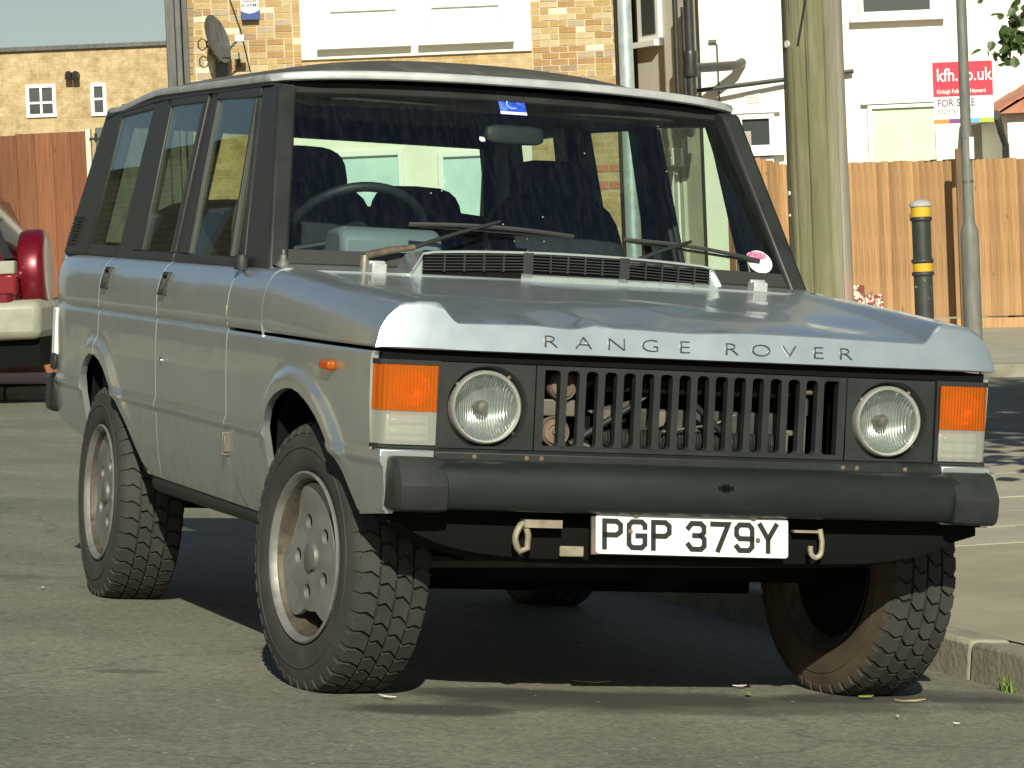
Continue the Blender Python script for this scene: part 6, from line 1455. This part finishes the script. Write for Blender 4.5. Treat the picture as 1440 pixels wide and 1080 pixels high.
mb = MB(); mb.add([(RX0+x, y, rz+z) for (x, y, z) in ((-.04, RY+.04, 1.05), (-2.7, RY+.04, 1.03), (-2.7, RY+1.66, 1.03), (-.04, RY+1.66, 1.05), (-.24, RY+.16, 1.66), (-2.05, RY+.16, 1.68), (-2.05, RY+1.54, 1.68), (-.24, RY+1.54, 1.66))], [(0,3,2,1),(4,5,6,7),(0,1,5,4),(1,2,6,5),(2,3,7,6),(3,0,4,7)]); rbuild(mb, 'cabin', M['redpaint'], bevel=.06)
for (xa, xb, ta, tb) in ((-.16, -.62, -.26, -.64), (-.70, -1.35, -.72, -1.35), (-1.42, -2.35, -1.42, -1.98)):
    mb = MB(); mb.add([(RX0+xa, RY+.048, rz+1.12), (RX0+xb, RY+.048, rz+1.12), (RX0+tb, RY+.128, rz+1.58), (RX0+ta, RY+.128, rz+1.58), (RX0+xa, RY+.10, rz+1.12), (RX0+xb, RY+.10, rz+1.12), (RX0+tb, RY+.18, rz+1.58), (RX0+ta, RY+.18, rz+1.58)], [(0,1,2,3),(7,6,5,4),(0,4,5,1),(1,5,6,2),(2,6,7,3),(3,7,4,0)]); rbuild(mb, 'side_window', M['carglass'])
mb = MB(); mb.add([(RX0+.004, RY+.18, rz+1.12), (RX0+.004, RY+1.52, rz+1.12), (RX0-.185, RY+1.44, rz+1.60), (RX0-.185, RY+.26, rz+1.60), (RX0-.1, RY+.18, rz+1.12), (RX0-.1, RY+1.52, rz+1.12), (RX0-.28, RY+1.44, rz+1.60), (RX0-.28, RY+.26, rz+1.60)], [(0,1,2,3),(7,6,5,4),(0,4,5,1),(1,5,6,2),(2,6,7,3),(3,7,4,0)]); rbuild(mb, 'rear_window', M['carglass'])
mb = MB(); mb.box((RX0-.62, RY-.03, rz+.46), (RX0+.24, RY+1.73, rz+.78)); rbuild(mb, 'rear_bumper', M['cream'], bevel=.07)
mb = MB(); mb.box((RX0-.10, RY-.012, rz+.99-.16), (RX0+.045, RY+.14, rz+.99)); tl_ = rbuild(mb, 'tail_lamp', M['redlens'], bevel=.015)
mb = MB(); mb.box((RX0-.10, RY-.013, rz+.992), (RX0+.045, RY+.14, rz+1.10)); rbuild(mb, 'reversing_lamp', M['cream'], bevel=.012)
mb = MB(); mb.box((RX0-.22, RY-.008, rz+.80), (RX0-.11, RY+.1, rz+1.06)); rbuild(mb, 'lamp_surround', M['plastic'], bevel=.01)
zc = W(48, 384, RY+.6).z; xc_ = W(27, 384, RY+.6).x
SM = Matrix.Translation((xc_, RY+.75, zc)) @ Matrix.Rotation(pi/2, 4, 'Y')
mb = MB(); mb.lathe([(.0001, .0), (.30, .0), (.345, .015), (.362, .06), (.362, .17), (.35, .20), (.32, .222), (.2, .226), (.0001, .226)], 40, SM); rbuild(mb, 'spare_wheel_cover', M['redpaint'], smooth=40)
mb = MB(); mb.box((xc_-.08, RY+.6, zc-.12), (xc_+.01, RY+.9, zc+.12)); rbuild(mb, 'spare_wheel_bracket', M['plastic'])
wm = MB(); wm.lathe([(.0001, .0), (.16, .01), (.20, .03), (.21, .05), (.24, .06), (.33, .045), (.355, .0), (.355, -.16), (.33, -.2), (.0001, -.2)], 32); wme = wm.mesh('wheel'); wme.materials.append(M['rubber'])
for p in wme.polygons: p.use_smooth = True
wme.set_sharp_from_angle(angle=radians(40))
rmm = MB(); rmm.lathe([(.0001, .02), (.05, .03), (.12, .015), (.19, .045), (.205, .055)], 24); rme = rmm.mesh('rim'); rme.materials.append(M['alloy'])
for (dx, yy, sg_) in ((-.83, RY+.06, 1), (-3.18, RY+.06, 1), (-.83, RY+1.64, -1), (-3.18, RY+1.64, -1)):
    z = terrain(RX0+dx, yy)+.35
    w = D.objects.new('wheel', wme); COL.objects.link(w); w.location = (RX0+dx, yy, z); w.rotation_euler = (sg_*pi/2, 0, 0); into(red, w)
    w2 = D.objects.new('rim', rme); COL.objects.link(w2); w2.parent = w
mb = MB(); mb.box((RX0-3.9, RY+.12, rz+.24), (RX0+.20, RY+1.6, rz+.5)); rbuild(mb, 'underside', M['dark'])  # dark box drawn out to the bumper, also stands in for shade there

# ================================================================== TERRACE ACROSS THE STREET (mirrored in the car's side)
M['slate'] = noisy('slate_roof', [(.3, (.06, .06, .065)), (.7, (.11, .105, .10))], 3, 6, .7)
names = ['brown brick terraced house with white bay across the street', 'pale brick terraced house with slate roof across the street', 'yellow brick end of terrace house with chimney across the street', 'long three storey brown brick house across the street', 'detached three storey brick house beyond the terrace across the street']
for hI, (y0, y1, ez) in enumerate(((20, 31, 7.0), (31.4, 43, 7.6), (44, 60, 9.0), (60.4, 78, 9.6), (82, 99, 8.6))):
    A = car_to_ground(-12, y0); hs = empty('terraced_house', tuple(A), names[hI], 'house', 'terraced houses across the street')
    hs.rotation_euler = (0, 0, atan2(MC[1][1], MC[0][1])-pi/2)
    Wd = y1-y0; mb = MB(); mb.box((-8, 0, -1.5), (0, Wd, ez)); wl_ = build(mb, 'wall', M['bricknear' if hI != 1 else 'brickfar'], hs)
    mb = MB(); mb.prism([(-8.4, ez), (.35, ez), (-4, ez+3.0)], lambda p: (p[0], -.1, p[1]), lambda p: (p[0], Wd+.1, p[1])); rf_ = build(mb, 'roof', M['slate'], hs)
    mb = MB(); mb.box((-4.5, 1, ez+2), (-3.7, 2.6, ez+4.2)); build(mb, 'chimney', M['redbrick'], rf_)
    for fl_ in (1.0, 3.6, 6.1)[:2 if ez < 8 else 3]:
        for k in range(3):
            yy = Wd*(k+.5)/3; mb = MB(); mb.box((-.02, yy-.75, fl_), (.09, yy+.75, fl_+1.5)); wn = build(mb, 'window', M['upvc'], hs)
            mb = MB(); mb.box((.07, yy-.66, fl_+.09), (.10, yy+.66, fl_+1.41)); build(mb, 'pane', M['pane'], wn)

# ================================================================== TREE WHOSE CROWN SHADES THE PAVEMENT
random.seed(11)
M['bark'] = noisy('bark', [(.3, (.09, .075, .055)), (.7, (.17, .145, .11))], 5, 8, .9, bump=.6, stretch=(3, 3, .6))
def leafmat(name, c):
    m = noisy(name, [(.3, tuple(v*.75 for v in c)), (.7, tuple(v*1.3 for v in c))], 2.5, 3, .5); b = m.node_tree.nodes['Principled BSDF']; return m
M['leaf'] = leafmat('leaf_green', (.05, .085, .022))
TX, TY = 5.0, 13.2; tz = terrain(TX, TY)+.1
tree = empty('pavement_tree', (TX, TY, tz), 'leafy tree on the pavement with a twig of small dark green leaves hanging down', 'tree')
mb = MB(); mb.tube([(0, 0, -.1), (.05, 0, 1.2), (0, .05, 2.6), (-.05, 0, 4.6), (0, 0, 6.9)], [.19, .16, .13, .09, .02], 12)
limbs = []
for k in range(30):
    an = k*2.4; h0 = 1.1+.185*k; L_ = 2.5*sin(pi*(.25+.7*k/30)); a_ = Vector((0, 0, h0)); b_ = a_+Vector((cos(an)*L_*.55, sin(an)*L_*.55, .4)); c_ = b_+Vector((cos(an+.3)*L_*.4, sin(an+.3)*L_*.4, .25)); limbs.append((a_, b_, c_)); mb.tube([a_, b_, c_], [.05, .03, .01], 6)
tw = [Vector((-.5, 0, 2.5)), Vector((-1.7, -.1, 2.38)), Vector((-2.55, -.18, 2.27)), Vector((-2.84, -.2, 2.20)), Vector((-3.00, -.2, 2.08)), Vector((-3.06, -.2, 1.95))]
mb.tube(tw, [.03, .022, .014, .009, .005, .003], 6); into(tree, tag(build(mb, 'trunk', M['bark'], smooth=50))) if False else None
o = build(mb, 'trunk', M['bark'], tree, smooth=50)
def leaf(mb, p, size):
    n = Vector((random.gauss(0, 1), random.gauss(0, 1)-.3, random.gauss(0, 1)+.5)).normalized(); t = n.orthogonal().normalized(); t.rotate(Matrix.Rotation(random.uniform(0, 6.28), 3, n)); b = n.cross(t); i = len(mb.v)
    for (u, v) in ((0, -.5), (.42, -.25), (.36, .15), (0, .6), (-.36, .15), (-.42, -.25)): q = p+t*u*size+b*v*size+n*(abs(u)*.25*size); mb.v.append(tuple(q))
    mb.f += [(i, i+1, i+2, i+3), (i, i+3, i+4, i+5)]
mb = MB()
for (a_, b_, c_) in limbs:
    for k in range(420):
        t = random.random(); base = b_.lerp(c_, t) if random.random() < .7 else a_.lerp(b_, .4+.6*t)
        leaf(mb, base+Vector((random.gauss(0, .36), random.gauss(0, .36), random.gauss(0, .30))), random.uniform(.11, .18))
for k in range(240):
    t = random.random()**.8; j = min(3, int(t*4)); f = t*4-j; p = tw[1+j].lerp(tw[2+j], f); sp = .17-.045*j
    leaf(mb, p+Vector((random.gauss(.02, sp), random.gauss(0, sp), random.gauss(0, sp*.8))), random.uniform(.032, .052))
build(mb, 'crown', M['leaf'], tree)

# ================================================================== SMALL THINGS ON THE GROUND
M['deadleaf'] = noisy('dead_leaf', [(.3, (.28, .20, .09)), (.7, (.42, .33, .17))], 20, 3, .8)
M['greenleaf'] = noisy('fallen_green_leaf', [(.3, (.16, .24, .05)), (.7, (.26, .36, .09))], 20, 3, .6)
M['paper'] = noisy('paper_scrap', [(.3, (.52, .5, .44)), (.7, (.64, .62, .56))], 20, 3, .8)
def ground_px(px, py):
    d = ray(px, py); dc = MC.transposed() @ d; c = CC; t = -c.z/dc.z; return c+dc*t
def litter(name, label, cat, px, py, size, mat, an, asp=.5, group=None):
    P_ = ground_px(px, py); o = MB(); L_ = [(-1, 0), (-.5, .35*asp*2), (.2, .4*asp*2), (1, .05), (.3, -.42*asp*2), (-.5, -.3*asp*2)]
    top = [(size*(x*cos(an)-y*sin(an)), size*(x*sin(an)+y*cos(an)), .006+.012*abs(y)+.006*x*x) for x, y in L_]; n = len(top)
    o.v = top+[(x, y, z-.002) for x, y, z in top]; o.f = [tuple(range(n)), tuple(range(2*n-1, n-1, -1))]+[(i, i+n, (i+1) % n+n, (i+1) % n) for i in range(n)]
    ob_ = build(o, name, mat); ob_.matrix_world = CARM @ Matrix.Translation(P_); return tag(ob_, label, cat, group)
litter('fallen_leaf', 'small bright green leaf on the road by the far front tyre', 'leaf', 1218, 984, .030, M['greenleaf'], .3)
litter('fallen_leaf', 'long curled brown leaf on the road in front of the number plate', 'leaf', 832, 963, .055, M['deadleaf'], -.2, .25)
litter('fallen_leaf', 'small dark leaf on the road between the front tyres', 'leaf', 1052, 980, .024, M['greenleaf'], 1.2)
litter('straw_stem', 'thin straw coloured stem on the road beside the far tyre', 'stem', 1280, 989, .05, M['deadleaf'], .05, .06)
for i, (px, py, sz) in enumerate(((1040, 969, .022), (1262, 1012, .014), (545, 984, .028), (1345, 1022, .012), (60, 830, .02))):
    litter('paper_scrap', ['pale paper scrap on the road below the number plate', 'tiny pale scrap beside the straw stem on the road', 'long pale paper scrap beside the silver car\'s steered front wheel', 'smallest pale scrap on the road beside the kerb', 'pale scrap on the open road beside the rear wheel'][i], 'litter', px, py, sz, M['paper'], i*1.1, .4, 'pale scraps on the road')
# grass tuft in the gutter and mossy dirt against the kerb
gt = MB(); P_ = Vector((KERB-.03, .02, 0)); random.seed(5)
for k in range(46):
    an = random.uniform(0, 6.28); ln = random.uniform(.03, .065); ba = Vector((random.gauss(0, .012), random.gauss(0, .02), 0)); d = Vector((cos(an)*.6, sin(an)*.6, 1)).normalized()*ln; sdv = Vector((-sin(an), cos(an), 0))*.0022; i = len(gt.v)
    gt.v += [tuple(ba-sdv), tuple(ba+sdv), tuple(ba+d*.6+sdv*.7), tuple(ba+d*.6-sdv*.7), tuple(ba+d+Vector((cos(an)*.012, sin(an)*.012, -.004)))]; gt.f += [(i, i+1, i+2, i+3), (i+3, i+2, i+4)]
M['grass'] = noisy('grass_blade', [(.3, (.10, .16, .03)), (.7, (.2, .28, .06))], 30, 2, .6)
o = build(gt, 'grass_tuft', M['grass']); o.matrix_world = CARM @ Matrix.Translation(P_); tag(o, 'small green grass tuft growing in the gutter against the kerb', 'grass')
